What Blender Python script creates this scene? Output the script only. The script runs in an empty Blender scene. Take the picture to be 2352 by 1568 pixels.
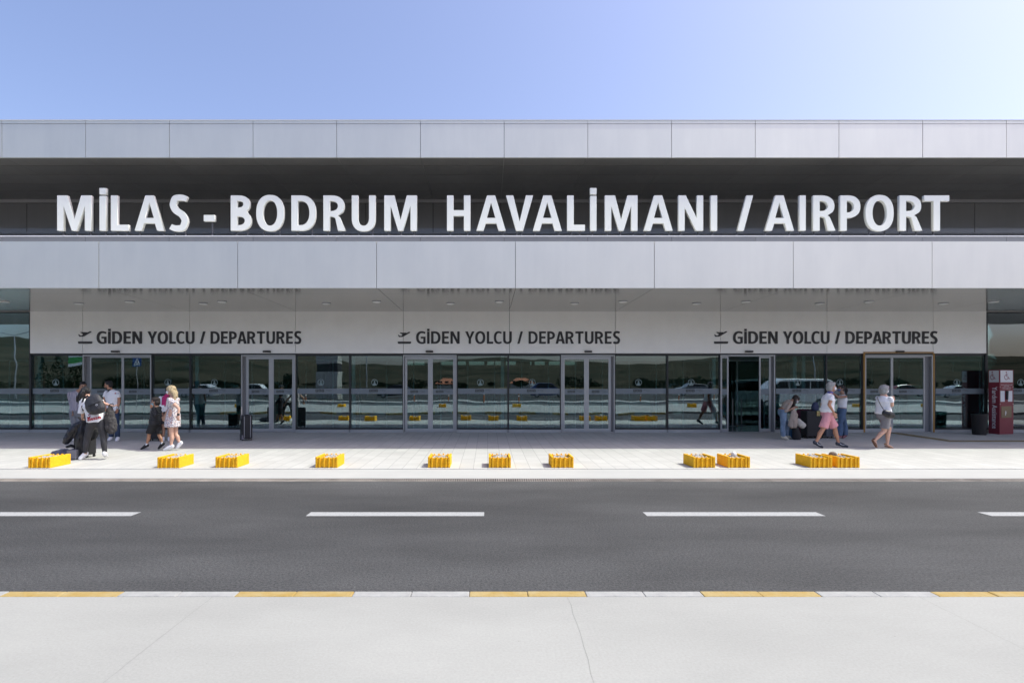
import bpy, bmesh, math, random
from mathutils import Vector, Matrix, noise
from mathutils.bvhtree import BVHTree
R = math.radians
random.seed(7)
SC = bpy.context.scene
COL = SC.collection

# ---------------------------------------------------------------- camera
F = 1290.0            # focal length in pixels of a 2352 px wide picture
PX, PY = 1120.0, 877.0
CH = 1.7              # eye height
cam_d = bpy.data.cameras.new('camera')
cam = bpy.data.objects.new('camera', cam_d)
COL.objects.link(cam)
cam.location = (0, 0, CH)
cam.rotation_euler = (R(90), 0, 0)
cam_d.sensor_fit = 'HORIZONTAL'
cam_d.sensor_width = 36
cam_d.lens = F / 2352 * 36
cam_d.shift_x = (1176 - PX) / 2352
cam_d.shift_y = (PY - 784) / 2352
cam_d.clip_end = 5000
SC.camera = cam

# ---------------------------------------------------------------- light
SUN_EL, SUN_AZ = R(56), R(5)
S = Vector((math.cos(SUN_EL) * math.cos(SUN_AZ), -math.cos(SUN_EL) * math.sin(SUN_AZ), math.sin(SUN_EL)))
w = bpy.data.worlds.new('World')
SC.world = w
w.use_nodes = True
nt = w.node_tree
bg = nt.nodes['Background']
sky = nt.nodes.new('ShaderNodeTexSky')
sky.sky_type = 'NISHITA'
sky.sun_disc = False
sky.sun_elevation = SUN_EL
sky.sun_rotation = math.atan2(S.x, S.y)
sky.altitude = 0
sky.air_density = 1.0
sky.dust_density = 3.8
sky.ozone_density = 3.0
hz = nt.nodes.new('ShaderNodeMix'); hz.data_type = 'RGBA'; hz.blend_type = 'MULTIPLY'; hz.inputs[0].default_value = 1
hz.inputs[7].default_value = (1.01, .922, .98, 1)
nt.links.new(sky.outputs[0], hz.inputs[6]); nt.links.new(hz.outputs[2], bg.inputs[0])
bg.inputs[1].default_value = 0.15
sun_d = bpy.data.lights.new('sun', 'SUN')
sun_d.energy = 2.2
sun_d.angle = R(0.53)
sun_d.color = (.925, 1.0, 0.87)
sun = bpy.data.objects.new('sun', sun_d)
COL.objects.link(sun)
sun.rotation_euler = S.to_track_quat('Z', 'Y').to_euler()
SC.view_settings.view_transform = 'Standard'
SC.view_settings.look = 'None'
SC.view_settings.exposure = 0.87
SC.view_settings.gamma = 1.0

# ---------------------------------------------------------------- helpers
def WX(px, Y): return (px - PX) * Y / F
def WZ(py, Y): return CH - (py - PY) * Y / F
ORG = {}
def tag(o, label=None, cat=None, group=None, kind=None):
    if label: o['label'] = label
    if cat: o['category'] = cat
    if group: o['group'] = group
    if kind: o['kind'] = kind
    return o
def thing(name, loc, label, cat, group=None):
    o = bpy.data.objects.new(name, None)
    COL.objects.link(o)
    o.location = loc
    o.empty_display_size = 0.2
    ORG[o] = Vector(loc)
    return tag(o, label, cat, group)
def link(name, me, mats, parent=None, smooth=False):
    """mesh given in world coordinates; shifted to its thing's origin"""
    if not isinstance(mats, (list, tuple)): mats = [mats]
    for m in mats:
        if m.name not in [x.name for x in me.materials if x]: me.materials.append(m)
    o = bpy.data.objects.new(name, me)
    COL.objects.link(o)
    if parent is not None:
        o.parent = parent
        ORG[o] = ORG[parent]
        me.transform(Matrix.Translation(-ORG[parent]))
    else:
        ORG[o] = Vector((0, 0, 0))
    if smooth:
        me.polygons.foreach_set('use_smooth', [True] * len(me.polygons))
    return o
class MB:
    def __init__(s): s.v, s.f, s.m = [], [], []
    def add(s, vs, fs, mi=0):
        n = len(s.v)
        s.v += [tuple(v) for v in vs]
        s.f += [tuple(i + n for i in f) for f in fs]
        s.m += [mi] * len(fs)
        return s
    def box(s, x0, x1, y0, y1, z0, z1, mi=0):
        vs = [(x0,y0,z0),(x1,y0,z0),(x1,y1,z0),(x0,y1,z0),(x0,y0,z1),(x1,y0,z1),(x1,y1,z1),(x0,y1,z1)]
        return s.add(vs, [(0,3,2,1),(4,5,6,7),(0,1,5,4),(1,2,6,5),(2,3,7,6),(3,0,4,7)], mi)
    def bar(s, p, q, w_, h_, mi=0, up=(0,0,1)):
        p, q = Vector(p), Vector(q); a = (q - p).normalized()
        u = a.cross(Vector(up))
        if u.length < 1e-4: u = a.cross(Vector((0,1,0)))
        u.normalize(); v = u.cross(a)
        vs = [c + u*sx*w_/2 + v*sy*h_/2 for c in (p, q) for sx, sy in ((-1,-1),(1,-1),(1,1),(-1,1))]
        return s.add(vs, [(0,1,2,3),(7,6,5,4),(0,4,5,1),(1,5,6,2),(2,6,7,3),(3,7,4,0)], mi)
    def cyl(s, p, q, r1, r2=None, n=16, mi=0):
        r2 = r1 if r2 is None else r2
        p, q = Vector(p), Vector(q); a = (q - p).normalized()
        u = a.cross(Vector((0,0,1)))
        if u.length < 1e-4: u = Vector((1,0,0))
        u.normalize(); v = a.cross(u)
        vs = [c + (u*math.cos(t) + v*math.sin(t))*r for c, r in ((p,r1),(q,r2)) for t in [2*math.pi*i/n for i in range(n)]]
        fs = [(i, (i+1)%n, n+(i+1)%n, n+i) for i in range(n)] + [tuple(range(n))[::-1], tuple(range(n, 2*n))]
        return s.add(vs, fs, mi)
    def prism(s, pts, y0, y1, mi=0):
        """outline in x,z extruded along y"""
        n = len(pts)
        vs = [(x,y0,z) for x,z in pts] + [(x,y1,z) for x,z in pts]
        fs = [tuple(range(n)), tuple(range(n,2*n))[::-1]] + [(i, n+i, n+(i+1)%n, (i+1)%n) for i in range(n)]
        return s.add(vs, fs, mi)
    def mesh(s, name, bevel=0, seg=2):
        me = bpy.data.meshes.new(name)
        me.from_pydata(s.v, [], s.f)
        me.polygons.foreach_set('material_index', s.m)
        bm = bmesh.new(); bm.from_mesh(me)
        bmesh.ops.recalc_face_normals(bm, faces=bm.faces)
        if bevel:
            es = [e for e in bm.edges if len(e.link_faces) == 2 and e.calc_face_angle(0) > 0.5]
            old = [(f.calc_center_median(), f.material_index) for f in bm.faces] if len(set(s.m)) > 1 else None
            rt = bmesh.ops.bevel(bm, geom=es, offset=bevel, segments=seg, affect='EDGES', profile=0.5)
            if old:
                new = set(rt['faces'])
                for _ in range(seg+1):
                    for f in list(new):
                        nb = [g.material_index for e in f.edges for g in e.link_faces if g not in new]
                        if nb: f.material_index = max(nb); new.discard(f)
        bm.to_mesh(me); bm.free()
        return me
    def build(s, name, mats, parent=None, bevel=0, seg=2, smooth=False):
        return link(name, s.mesh(name, bevel, seg), mats, parent, smooth)

# ---------------------------------------------------------------- materials
MATS = {}
def mat(name, col, rough=0.6, metal=0.0, var=0.0, vscale=1.0, bump=0.0, bscale=40.0, spec=None, rvar=0.0, stretch=None, col2=None):
    if name in MATS: return MATS[name]
    m = bpy.data.materials.new(name); m.use_nodes = True
    n, l = m.node_tree.nodes, m.node_tree.links
    b = n['Principled BSDF']
    b.inputs['Base Color'].default_value = (*col, 1)
    b.inputs['Roughness'].default_value = rough
    b.inputs['Metallic'].default_value = metal
    if spec is not None: b.inputs['Specular IOR Level'].default_value = spec
    if var or bump or rvar or col2:
        tc = n.new('ShaderNodeTexCoord'); mp = n.new('ShaderNodeMapping')
        l.new(tc.outputs['Object'], mp.inputs[0])
        if stretch: mp.inputs['Scale'].default_value = stretch
    if var or col2:
        t = n.new('ShaderNodeTexNoise'); t.inputs['Scale'].default_value = vscale; t.inputs['Detail'].default_value = 6; t.inputs['Roughness'].default_value = 0.6
        l.new(mp.outputs[0], t.inputs['Vector'])
        r = n.new('ShaderNodeValToRGB')
        r.color_ramp.elements[0].position = 0.3; r.color_ramp.elements[1].position = 0.7
        c2 = col2 or tuple(min(1, c*(1+var)) for c in col)
        c1 = col if col2 else tuple(c*(1-var) for c in col)
        r.color_ramp.elements[0].color = (*c1, 1); r.color_ramp.elements[1].color = (*c2, 1)
        l.new(t.outputs[0], r.inputs[0]); l.new(r.outputs[0], b.inputs['Base Color'])
        if rvar:
            mr = n.new('ShaderNodeMapRange'); mr.inputs['To Min'].default_value = rough - rvar; mr.inputs['To Max'].default_value = rough + rvar
            l.new(t.outputs[0], mr.inputs[0]); l.new(mr.outputs[0], b.inputs['Roughness'])
    if bump:
        t2 = n.new('ShaderNodeTexNoise'); t2.inputs['Scale'].default_value = bscale; t2.inputs['Detail'].default_value = 4
        l.new(mp.outputs[0], t2.inputs['Vector'])
        bp = n.new('ShaderNodeBump'); bp.inputs['Strength'].default_value = bump; bp.inputs['Distance'].default_value = 0.02
        l.new(t2.outputs[0], bp.inputs['Height']); l.new(bp.outputs[0], b.inputs['Normal'])
    MATS[name] = m
    return m
def nodes(m): return m.node_tree.nodes, m.node_tree.links, m.node_tree.nodes['Principled BSDF']

M = {}
M['silver'] = mat('silver_panel', (.81,.795,.715), .55, .8, var=.035, vscale=1.2, rvar=.05, stretch=(1,1,.5))
M['joint'] = mat('dark_joint', (.02,.02,.022), .8)
M['soffit'] = mat('glossy_soffit', (.36,.355,.345), .11, .6, var=.04, vscale=.8)
M['soffit_dark'] = mat('dark_soffit', (.22,.215,.20), .35, .2, var=.1, vscale=.7)
M['lintel'] = mat('lintel_panel', (.90,.89,.86), .38, .15, var=.03, vscale=1.5)
M['upper'] = mat('upper_glass_cladding', (.23,.227,.22), .06, 0, spec=.6, var=.08, vscale=.3, bump=.006, bscale=.8)
M['strip'] = mat('light_strip', (.42,.41,.40), .5)
M['cap'] = mat('white_cap', (.75,.75,.75), .4)
M['alu'] = mat('aluminium_frame', (.40,.41,.42), .35, .4, var=.04, vscale=3)
M['darkframe'] = mat('dark_mullion', (.012,.013,.016), .35)
M['black'] = mat('black_plastic', (.012,.012,.013), .4)
M['letter'] = mat('white_letter', (.94,.94,.85), .35, var=.015, vscale=2)
M['pin'] = mat('grey_post', (.12,.12,.13), .5, .3)
M['signblack'] = mat('dark_letter', (.034,.033,.036), .45, var=.3, vscale=3)
M['deck'] = mat('roof_deck', (.62,.61,.59), .9, var=.15, vscale=.7)
M['floor_in'] = mat('interior_floor', (.30,.30,.30), .12)
M['wall_in'] = mat('interior_wall', (.30,.34,.33), .7, var=.3, vscale=.4)
M['ceil_in'] = mat('interior_ceiling', (.3,.32,.32), .8)
M['teal'] = mat('teal_glass_fin', (.66,.82,.82), .3)
M['kerb_y'] = mat('kerb_yellow', (.34,.22,.05), .8, col2=(.38,.29,.13), vscale=7, bump=.4, bscale=30)
M['kerb_w'] = mat('kerb_white', (.33,.325,.31), .8, var=.12, vscale=6, bump=.4, bscale=30)
M['steel'] = mat('brushed_steel', (.5,.5,.52), .3, .9)
M['orange_frame'] = mat('orange_frame', (.34,.18,.04), .5)
M['yellow'] = mat('yellow_concrete', (.82,.43,.005), .8, var=.12, vscale=16, bump=.6, bscale=35)
M['stone'] = mat('rubble', (.36,.34,.31), .9, var=.5, vscale=14, bump=.5, bscale=30)
M['red'] = mat('red_steel', (.20,.018,.035), .38, var=.08, vscale=2)
M['redside'] = M['red']
M['white'] = mat('white_paint', (.8,.8,.8), .5)
M['hole'] = mat('drain_dark', (.01,.01,.01), .9)
M['grate'] = mat('cast_grate', (.28,.25,.22), .75, .2, var=.3, vscale=3)
M['wick'] = mat('dark_mesh', (.014,.011,.010), .7, var=.4, vscale=60, bump=.8, bscale=60)
M['brass'] = mat('brushed_bronze', (.19,.15,.10), .35, .6, var=.1, vscale=3)

# every cladding sheet gets a slightly different tone and faint rain streaks
def sheet_tones(m, amp, streak):
    n, l, b = nodes(m)
    src = b.inputs['Base Color'].links[0].from_socket
    gi = n.new('ShaderNodeNewGeometry'); mr = n.new('ShaderNodeMapRange'); mr.inputs['To Min'].default_value = 1-amp; mr.inputs['To Max'].default_value = 1+amp
    l.new(gi.outputs['Random Per Island'], mr.inputs[0])
    tc = n.new('ShaderNodeTexCoord'); mp = n.new('ShaderNodeMapping'); mp.inputs['Scale'].default_value = (3, 1, .3); l.new(tc.outputs['Object'], mp.inputs[0])
    t = n.new('ShaderNodeTexNoise'); t.inputs['Scale'].default_value = 2.2; t.inputs['Detail'].default_value = 6; l.new(mp.outputs[0], t.inputs['Vector'])
    m2 = n.new('ShaderNodeMapRange'); m2.inputs['From Min'].default_value = .35; m2.inputs['From Max'].default_value = .65; m2.inputs['To Min'].default_value = 1-streak; m2.inputs['To Max'].default_value = 1+streak*.4; l.new(t.outputs[0], m2.inputs[0])
    mu = n.new('ShaderNodeMath'); mu.operation = 'MULTIPLY'; l.new(mr.outputs[0], mu.inputs[0]); l.new(m2.outputs[0], mu.inputs[1])
    mc = n.new('ShaderNodeMix'); mc.data_type = 'RGBA'; mc.blend_type = 'MULTIPLY'; mc.inputs[0].default_value = 1
    l.new(src, mc.inputs[6]); l.new(mu.outputs[0], mc.inputs[7]); l.new(mc.outputs[2], b.inputs['Base Color'])
sheet_tones(M['silver'], .02, .014); sheet_tones(M['upper'], .08, .03); sheet_tones(M['lintel'], .012, .008); sheet_tones(M['soffit_dark'], .05, .04)
# lamp glass of the downlights
m = mat('downlight_glass', (.92,.92,.90), .4); M['lampglass'] = m

def glass_mat(name, tint, refl, wav=.02):
    m = bpy.data.materials.new(name); m.use_nodes = True
    n, l = m.node_tree.nodes, m.node_tree.links
    n.remove(n['Principled BSDF'])
    out = n['Material Output']
    tr = n.new('ShaderNodeBsdfTransparent'); tr.inputs[0].default_value = (*tint, 1)
    gl = n.new('ShaderNodeBsdfGlossy'); gl.inputs['Roughness'].default_value = 0.0; gl.inputs['Color'].default_value = (.84,.96,1,1)
    lw = n.new('ShaderNodeFresnel'); lw.inputs[0].default_value = 1.5
    mr = n.new('ShaderNodeMapRange'); mr.inputs['From Min'].default_value = .04; mr.inputs['From Max'].default_value = 1
    mr.inputs['To Min'].default_value = refl; mr.inputs['To Max'].default_value = 1
    mx = n.new('ShaderNodeMixShader')
    tc = n.new('ShaderNodeTexCoord'); mp = n.new('ShaderNodeMapping'); mp.inputs['Scale'].default_value = (.6, 1, .9)
    t = n.new('ShaderNodeTexNoise'); t.inputs['Scale'].default_value = 1.3; t.inputs['Detail'].default_value = 1
    bp = n.new('ShaderNodeBump'); bp.inputs['Strength'].default_value = wav; bp.inputs['Distance'].default_value = .1
    l.new(tc.outputs['Object'], mp.inputs[0]); l.new(mp.outputs[0], t.inputs['Vector']); l.new(t.outputs[0], bp.inputs['Height'])
    l.new(bp.outputs[0], gl.inputs['Normal'])
    l.new(lw.outputs[0], mr.inputs[0]); l.new(mr.outputs[0], mx.inputs[0])
    l.new(tr.outputs[0], mx.inputs[1]); l.new(gl.outputs[0], mx.inputs[2]); l.new(mx.outputs[0], out.inputs[0])
    return m
M['glass'] = glass_mat('coated_glass', (.56,.72,.72), .205)
M['glass_in'] = glass_mat('inner_glass', (.75,.86,.84), .08)
M['band'] = mat('frosted_band', (.19,.225,.25), .5)
M['bandtext'] = mat('band_print', (.05,.06,.06), .6)
M['etch'] = mat('etched_mark', (.22,.30,.30), .6)

# asphalt
m = mat('asphalt', (.08,.08,.082), .85); M['asphalt'] = m
n, l, b = nodes(m)
tc = n.new('ShaderNodeTexCoord')
t1 = n.new('ShaderNodeTexNoise'); t1.inputs['Scale'].default_value = .55; t1.inputs['Detail'].default_value = 8; t1.inputs['Roughness'].default_value = .65
mp = n.new('ShaderNodeMapping'); mp.inputs['Scale'].default_value = (.45, 1.3, 1)
t2 = n.new('ShaderNodeTexNoise'); t2.inputs['Scale'].default_value = 42; t2.inputs['Detail'].default_value = 3; t2.inputs['Roughness'].default_value = .8
t3 = n.new('ShaderNodeTexVoronoi'); t3.inputs['Scale'].default_value = 95
l.new(tc.outputs['Object'], mp.inputs[0]); l.new(mp.outputs[0], t1.inputs['Vector'])
l.new(tc.outputs['Object'], t2.inputs['Vector']); l.new(tc.outputs['Object'], t3.inputs['Vector'])
r1 = n.new('ShaderNodeMapRange'); r1.inputs['From Min'].default_value = .3; r1.inputs['From Max'].default_value = .7; r1.inputs['To Min'].default_value = .60; r1.inputs['To Max'].default_value = 1.26
r2 = n.new('ShaderNodeMapRange'); r2.inputs['From Min'].default_value = .25; r2.inputs['From Max'].default_value = .75; r2.inputs['To Min'].default_value = .15; r2.inputs['To Max'].default_value = 1.9
l.new(t1.outputs[0], r1.inputs[0]); l.new(t2.outputs[0], r2.inputs[0])
mu = n.new('ShaderNodeMath'); mu.operation = 'MULTIPLY'; l.new(r1.outputs[0], mu.inputs[0]); l.new(r2.outputs[0], mu.inputs[1])
mc = n.new('ShaderNodeMix'); mc.data_type = 'RGBA'; mc.blend_type = 'MULTIPLY'; mc.inputs[0].default_value = 1
sy = n.new('ShaderNodeSeparateXYZ'); l.new(tc.outputs['Object'], sy.inputs[0])
wob = n.new('ShaderNodeTexNoise'); wob.inputs['Scale'].default_value = .8; l.new(tc.outputs['Object'], wob.inputs['Vector'])
ay = n.new('ShaderNodeMath'); ay.operation = 'MULTIPLY_ADD'; ay.inputs[1].default_value = .9; l.new(wob.outputs[0], ay.inputs[0]); l.new(sy.outputs[1], ay.inputs[2])
my = n.new('ShaderNodeMapRange'); my.inputs['From Min'].default_value = 4.5; my.inputs['From Max'].default_value = 11; l.new(ay.outputs[0], my.inputs[0])
rp = n.new('ShaderNodeValToRGB'); cr = rp.color_ramp; cr.elements[0].position = 0; cr.elements[0].color = (.54,.54,.54,1); cr.elements[1].position = 1; cr.elements[1].color = (.74,.74,.74,1)
for p_, v_ in ((.25,.53),(.42,.44),(.55,.48),(.68,.42),(.82,.43),(.89,.58)): e_ = cr.elements.new(p_); e_.color = (v_,v_,v_,1)
l.new(my.outputs[0], rp.inputs[0])
m2_ = n.new('ShaderNodeMath'); m2_.operation = 'MULTIPLY'; l.new(rp.outputs[0], m2_.inputs[0]); l.new(mu.outputs[0], m2_.inputs[1])
mc.inputs[6].default_value = (.106,.105,.104,1); l.new(m2_.outputs[0], mc.inputs[7]); l.new(mc.outputs[2], b.inputs['Base Color'])
bp = n.new('ShaderNodeBump'); bp.inputs['Strength'].default_value = .5; bp.inputs['Distance'].default_value = .006
l.new(t3.outputs['Distance'], bp.inputs['Height']); l.new(bp.outputs[0], b.inputs['Normal'])

# concrete of the near pavement
def concrete(name, base, var, sc=.6):
    m = mat(name, base, .85)
    n, l, b = nodes(m)
    tc = n.new('ShaderNodeTexCoord')
    mp = n.new('ShaderNodeMapping'); mp.inputs['Scale'].default_value = (.6, 1.2, 1); l.new(tc.outputs['Object'], mp.inputs[0])
    a = n.new('ShaderNodeTexNoise'); a.inputs['Scale'].default_value = sc; a.inputs['Detail'].default_value = 9; a.inputs['Roughness'].default_value = .62
    c = n.new('ShaderNodeTexNoise'); c.inputs['Scale'].default_value = 55; c.inputs['Detail'].default_value = 4; c.inputs['Roughness'].default_value = .75
    v = n.new('ShaderNodeTexVoronoi'); v.inputs['Scale'].default_value = 4.2
    l.new(mp.outputs[0], a.inputs['Vector']); l.new(tc.outputs['Object'], c.inputs['Vector']); l.new(tc.outputs['Object'], v.inputs['Vector'])
    ra = n.new('ShaderNodeMapRange'); ra.inputs['From Min'].default_value = .3; ra.inputs['From Max'].default_value = .7; ra.inputs['To Min'].default_value = 1-var; ra.inputs['To Max'].default_value = 1+var*.6
    rc = n.new('ShaderNodeMapRange'); rc.inputs['From Min'].default_value = .3; rc.inputs['From Max'].default_value = .7; rc.inputs['To Min'].default_value = 1-var*.55; rc.inputs['To Max'].default_value = 1+var*.55
    rv = n.new('ShaderNodeMapRange'); rv.inputs['From Min'].default_value = .012; rv.inputs['From Max'].default_value = .03; rv.inputs['To Min'].default_value = .72; rv.inputs['To Max'].default_value = 1
    l.new(a.outputs[0], ra.inputs[0]); l.new(c.outputs[0], rc.inputs[0]); l.new(v.outputs['Distance'], rv.inputs[0])
    m1 = n.new('ShaderNodeMath'); m1.operation = 'MULTIPLY'; m2 = n.new('ShaderNodeMath'); m2.operation = 'MULTIPLY'
    l.new(ra.outputs[0], m1.inputs[0]); l.new(rc.outputs[0], m1.inputs[1]); l.new(m1.outputs[0], m2.inputs[0]); l.new(rv.outputs[0], m2.inputs[1])
    mc = n.new('ShaderNodeMix'); mc.data_type = 'RGBA'; mc.blend_type = 'MULTIPLY'; mc.inputs[0].default_value = 1
    mc.inputs[6].default_value = (*base, 1); l.new(m2.outputs[0], mc.inputs[7]); l.new(mc.outputs[2], b.inputs['Base Color'])
    bp = n.new('ShaderNodeBump'); bp.inputs['Strength'].default_value = .25; bp.inputs['Distance'].default_value = .004
    l.new(c.outputs[0], bp.inputs['Height']); l.new(bp.outputs[0], b.inputs['Normal'])
    return m, mc
M['concrete'], _ = concrete('pale_concrete', (.332,.327,.302), .15, .42)
M['apron'], _ = concrete('apron_concrete', (.41,.402,.376), .06, 1.2)

# paving: continuous joints running towards the building
m, mc = concrete('paving', (.48,.47,.437), .08, 1.5); M['paving'] = m
n, l, b = nodes(m)
tc = n.new('ShaderNodeTexCoord'); sx = n.new('ShaderNodeSeparateXYZ'); cx = n.new('ShaderNodeCombineXYZ')
l.new(tc.outputs['Object'], sx.inputs[0]); l.new(sx.outputs[1], cx.inputs[0]); l.new(sx.outputs[0], cx.inputs[1])
br = n.new('ShaderNodeTexBrick'); br.inputs['Scale'].default_value = 1; br.inputs['Brick Width'].default_value = .6; br.inputs['Row Height'].default_value = .28
br.inputs['Mortar Size'].default_value = .004; br.inputs['Mortar Smooth'].default_value = .3
br.inputs['Color1'].default_value = (.94,.94,.94,1); br.inputs['Color2'].default_value = (1.03,1.03,1.03,1); br.inputs['Mortar'].default_value = (.45,.45,.46,1)
l.new(cx.outputs[0], br.inputs['Vector'])
mm = n.new('ShaderNodeMix'); mm.data_type = 'RGBA'; mm.blend_type = 'MULTIPLY'; mm.inputs[0].default_value = 1
l.new(mc.outputs[2], mm.inputs[6]); l.new(br.outputs[0], mm.inputs[7]); l.new(mm.outputs[2], b.inputs['Base Color'])

# worn white paint
m = mat('worn_marking', (.72,.72,.70), .8); M['marking'] = m
n, l, b = nodes(m)
tc = n.new('ShaderNodeTexCoord'); t = n.new('ShaderNodeTexNoise'); t.inputs['Scale'].default_value = 45; t.inputs['Detail'].default_value = 5; t.inputs['Roughness'].default_value = .8
l.new(tc.outputs['Object'], t.inputs['Vector'])
r = n.new('ShaderNodeValToRGB'); r.color_ramp.elements[0].position = .30; r.color_ramp.elements[1].position = .50
r.color_ramp.elements[0].color = (.15,.15,.15,1); r.color_ramp.elements[1].color = (.36,.36,.355,1)
l.new(t.outputs[0], r.inputs[0]); l.new(r.outputs[0], b.inputs['Base Color'])

# ---------------------------------------------------------------- key depths
YW, YC, YT, YI = 18.05, 13.77, 15.25, 18.77      # glazed wall, canopy fascia, roof fascia, upper wall
ZB = 0.09                                        # wall foot
YS0, YS1 = 11.02, 10.48                          # front of paving, front of apron
def gz(Y): return 0 if Y < YS0 else ZB * (min(Y, YW) - YS0) / (YW - YS0)
RZ = -0.12

# ---------------------------------------------------------------- ground and roads
def sheet(name, x0, x1, ys, zs, m, nx=1):
    b = MB()
    for i in range(len(ys)-1):
        b.add([(x0,ys[i],zs[i]),(x1,ys[i],zs[i]),(x1,ys[i+1],zs[i+1]),(x0,ys[i+1],zs[i+1])], [(0,1,2,3)])
    return tag(b.build(name, m), kind='structure')
M['earth'] = mat('dry_ground', (.12,.10,.06), .95, spec=0, var=.35, vscale=.15)
sheet('ground', -1500, 1500, [-1500, 1500], [-.5,-.5], M['earth'])
b = MB(); b.box(-70, 70, YS0+.012, YW+.03, -.4, -.39)
bm_ = MB()
bm_.add([(-70,YS0,0),(70,YS0,0),(70,YW+.06,ZB),(-70,YW+.06,ZB),(-70,YS0,-.45),(70,YS0,-.45),(70,YW+.06,-.45),(-70,YW+.06,-.45)],
        [(0,1,2,3),(0,4,5,1),(1,5,6,2),(2,6,7,3),(3,7,4,0)])
tag(bm_.build('pavement', M['paving']), kind='structure')
b = MB(); b.add([(-70,YS1,-.095),(70,YS1,-.095),(70,YS0-.035,-.004),(-70,YS0-.035,-.004),(-70,YS1,-.45),(70,YS1,-.45),(70,YS0-.035,-.45),(-70,YS0-.035,-.45)],
        [(0,1,2,3),(0,4,5,1),(1,5,6,2),(2,6,7,3),(3,7,4,0)])
tag(b.build('gutter_apron', M['apron']), kind='structure')
b = MB(); b.box(-70,70,YS0-.035,YS0,-.4,-.012); tag(b.build('kerb_joint', mat('grey_joint', (.25,.25,.24), .9, var=.3, vscale=8)), kind='structure')
# road
b = MB(); b.box(-70,70,4.53,10.275,-.45,RZ); tag(b.build('road', M['asphalt']), kind='structure')
# near pavement (traffic island) with joints as narrow grooves
YK0, YK1 = 4.45, 4.53
xs = [-70] + [-2.18 + 2.8*k for k in range(-20, 21)] + [70]
def crackline(x, amp, seed):
    return [(x + amp*noise.noise(Vector((y*1.7, seed, 0))) + amp*.4*noise.noise(Vector((y*9, seed, 3))), y) for y in [-5.6 + 10.05*i/60 for i in range(61)]]
lines = []
for k in range(-20, 21):
    x = -2.18 + 2.8*k
    lines.append(crackline(x, .05 if k == 1 else .012, k*3.1))
b = MB()
for a_, c_ in zip(lines[:-1], lines[1:]):
    for i in range(60):
        g = .0008
        b.add([(a_[i][0]+g,a_[i][1],0),(c_[i][0]-g,c_[i][1],0),(c_[i+1][0]-g,c_[i+1][1],0),(a_[i+1][0]+g,a_[i+1][1],0)], [(0,1,2,3)])
b.box(-60,60,-5.6,YK0,-.4,-.008,1)
tag(b.build('island_pavement', [M['concrete'], mat('joint_grime', (.19,.185,.172), .9)]), kind='structure')
kerb_edges = [(-2960+i*268.2, i) for i in range(30)]
b = MB(); x = 1078 - 268*16; k = 0
while x < 4000:
    for h_ in (0, 1):
        a0, a1 = WX(x+134*h_, 4.49), WX(x+134*(h_+1), 4.49)
        b.box(a0+.0012, a1-.0012, YK0+.001, YK1+.03+random.uniform(-.002,.002), -.4, .004+random.uniform(-.0015,.0015), 0 if k % 2 == 0 else 1)
    x += 268; k += 1
tag(b.build('kerb', [M['kerb_y'], M['kerb_w']], bevel=.008, seg=2), kind='structure')
# second road, far pavement behind the camera
sheet('far_road', -200, 200, [-12.6,-5.6], [RZ,RZ], M['asphalt'])
b = MB(); b.box(-200,200,-16.5,-12.6,-.4,0); tag(b.build('far_pavement', M['concrete']), kind='structure')
sheet('car_park', -200, 200, [-60,-16.5], [-.1,-.1], mat('old_asphalt', (.055,.053,.050), .9, spec=.1, var=.3, vscale=.3))
# lane dashes
b = MB()
for x0 in (-850-774, -850, -76-390, 708, 1482, 2262, 2262+774):
    pass
for x0 in (-2440,-1660,-880,-92,708,1481.5,2262,3040,3815):
    zc = RZ + .004
    b.add([(WX(x0,7.73),7.62,zc),(WX(x0+404,7.73),7.62,zc),(WX(x0+404,7.73),7.85,zc),(WX(x0,7.73),7.85,zc)], [(0,1,2,3)])
tag(b.build('lane_marking', M['marking']), kind='structure')
b = MB()
for k in range(-12, 13):
    b.add([(k*6,-9.2,RZ+.004),(k*6+3,-9.2,RZ+.004),(k*6+3,-9.05,RZ+.004),(k*6,-9.05,RZ+.004)], [(0,1,2,3)])
tag(b.build('far_lane_marking', M['marking']), kind='structure')
# drain
b = MB(); b.box(-40,40,10.28,YS1-.002,-.3,-.16,1)
b.box(-40,40,10.28,10.302,-.16,-.115); b.box(-40,40,YS1-.026,YS1-.003,-.16,-.100)
random.seed(3)
for i in range(-960, 961):
    x = i*.0412
    b.add([(x-.0105,10.302,-.135),(x+.0105,10.302,-.135),(x+.0105,YS1-.026,-.12),(x-.0105,YS1-.026,-.12),
           (x-.0105,10.302,-.115),(x+.0105,10.302,-.115),(x+.0105,YS1-.026,-.100),(x-.0105,YS1-.026,-.100)],
          [(4,5,6,7),(0,1,5,4),(1,2,6,5),(3,0,4,7)])
dr = b.build('drain_grate', [M['grate'], M['hole']])
tag(dr, 'long rusty slotted drain grate along the edge of the road', 'drain')
# tactile paving
M['tact'] = mat('ochre_tactile', (.22,.175,.09), .85, var=.2, vscale=5)
b = MB()
def tslab(x0, x1, y0, y1):
    b.add([(x0,y0,gz(y0)+.004),(x1,y0,gz(y0)+.004),(x1,y1,gz(y1)+.004),(x0,y1,gz(y1)+.004)], [(0,1,2,3)])
def dot(x, y):
    z = gz(y)+.004
    b.cyl((x,y,z-.002),(x,y,z+.007),.02,.013,8)
tslab(12.7,13.0,15.75,17.9); tslab(12.7,40,15.45,15.75)
for i in range(5):
    for j in range(35):
        dot(12.74+i*.065, 15.9+j*.057)
for i in range(150):
    for j in range(5): dot(12.74+i*.065, 15.49+j*.058)
tag(b.build('tactile_paving', M['tact']), 'dotted ochre tactile paving strip bending out of the orange framed door', 'tactile paving')
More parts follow.
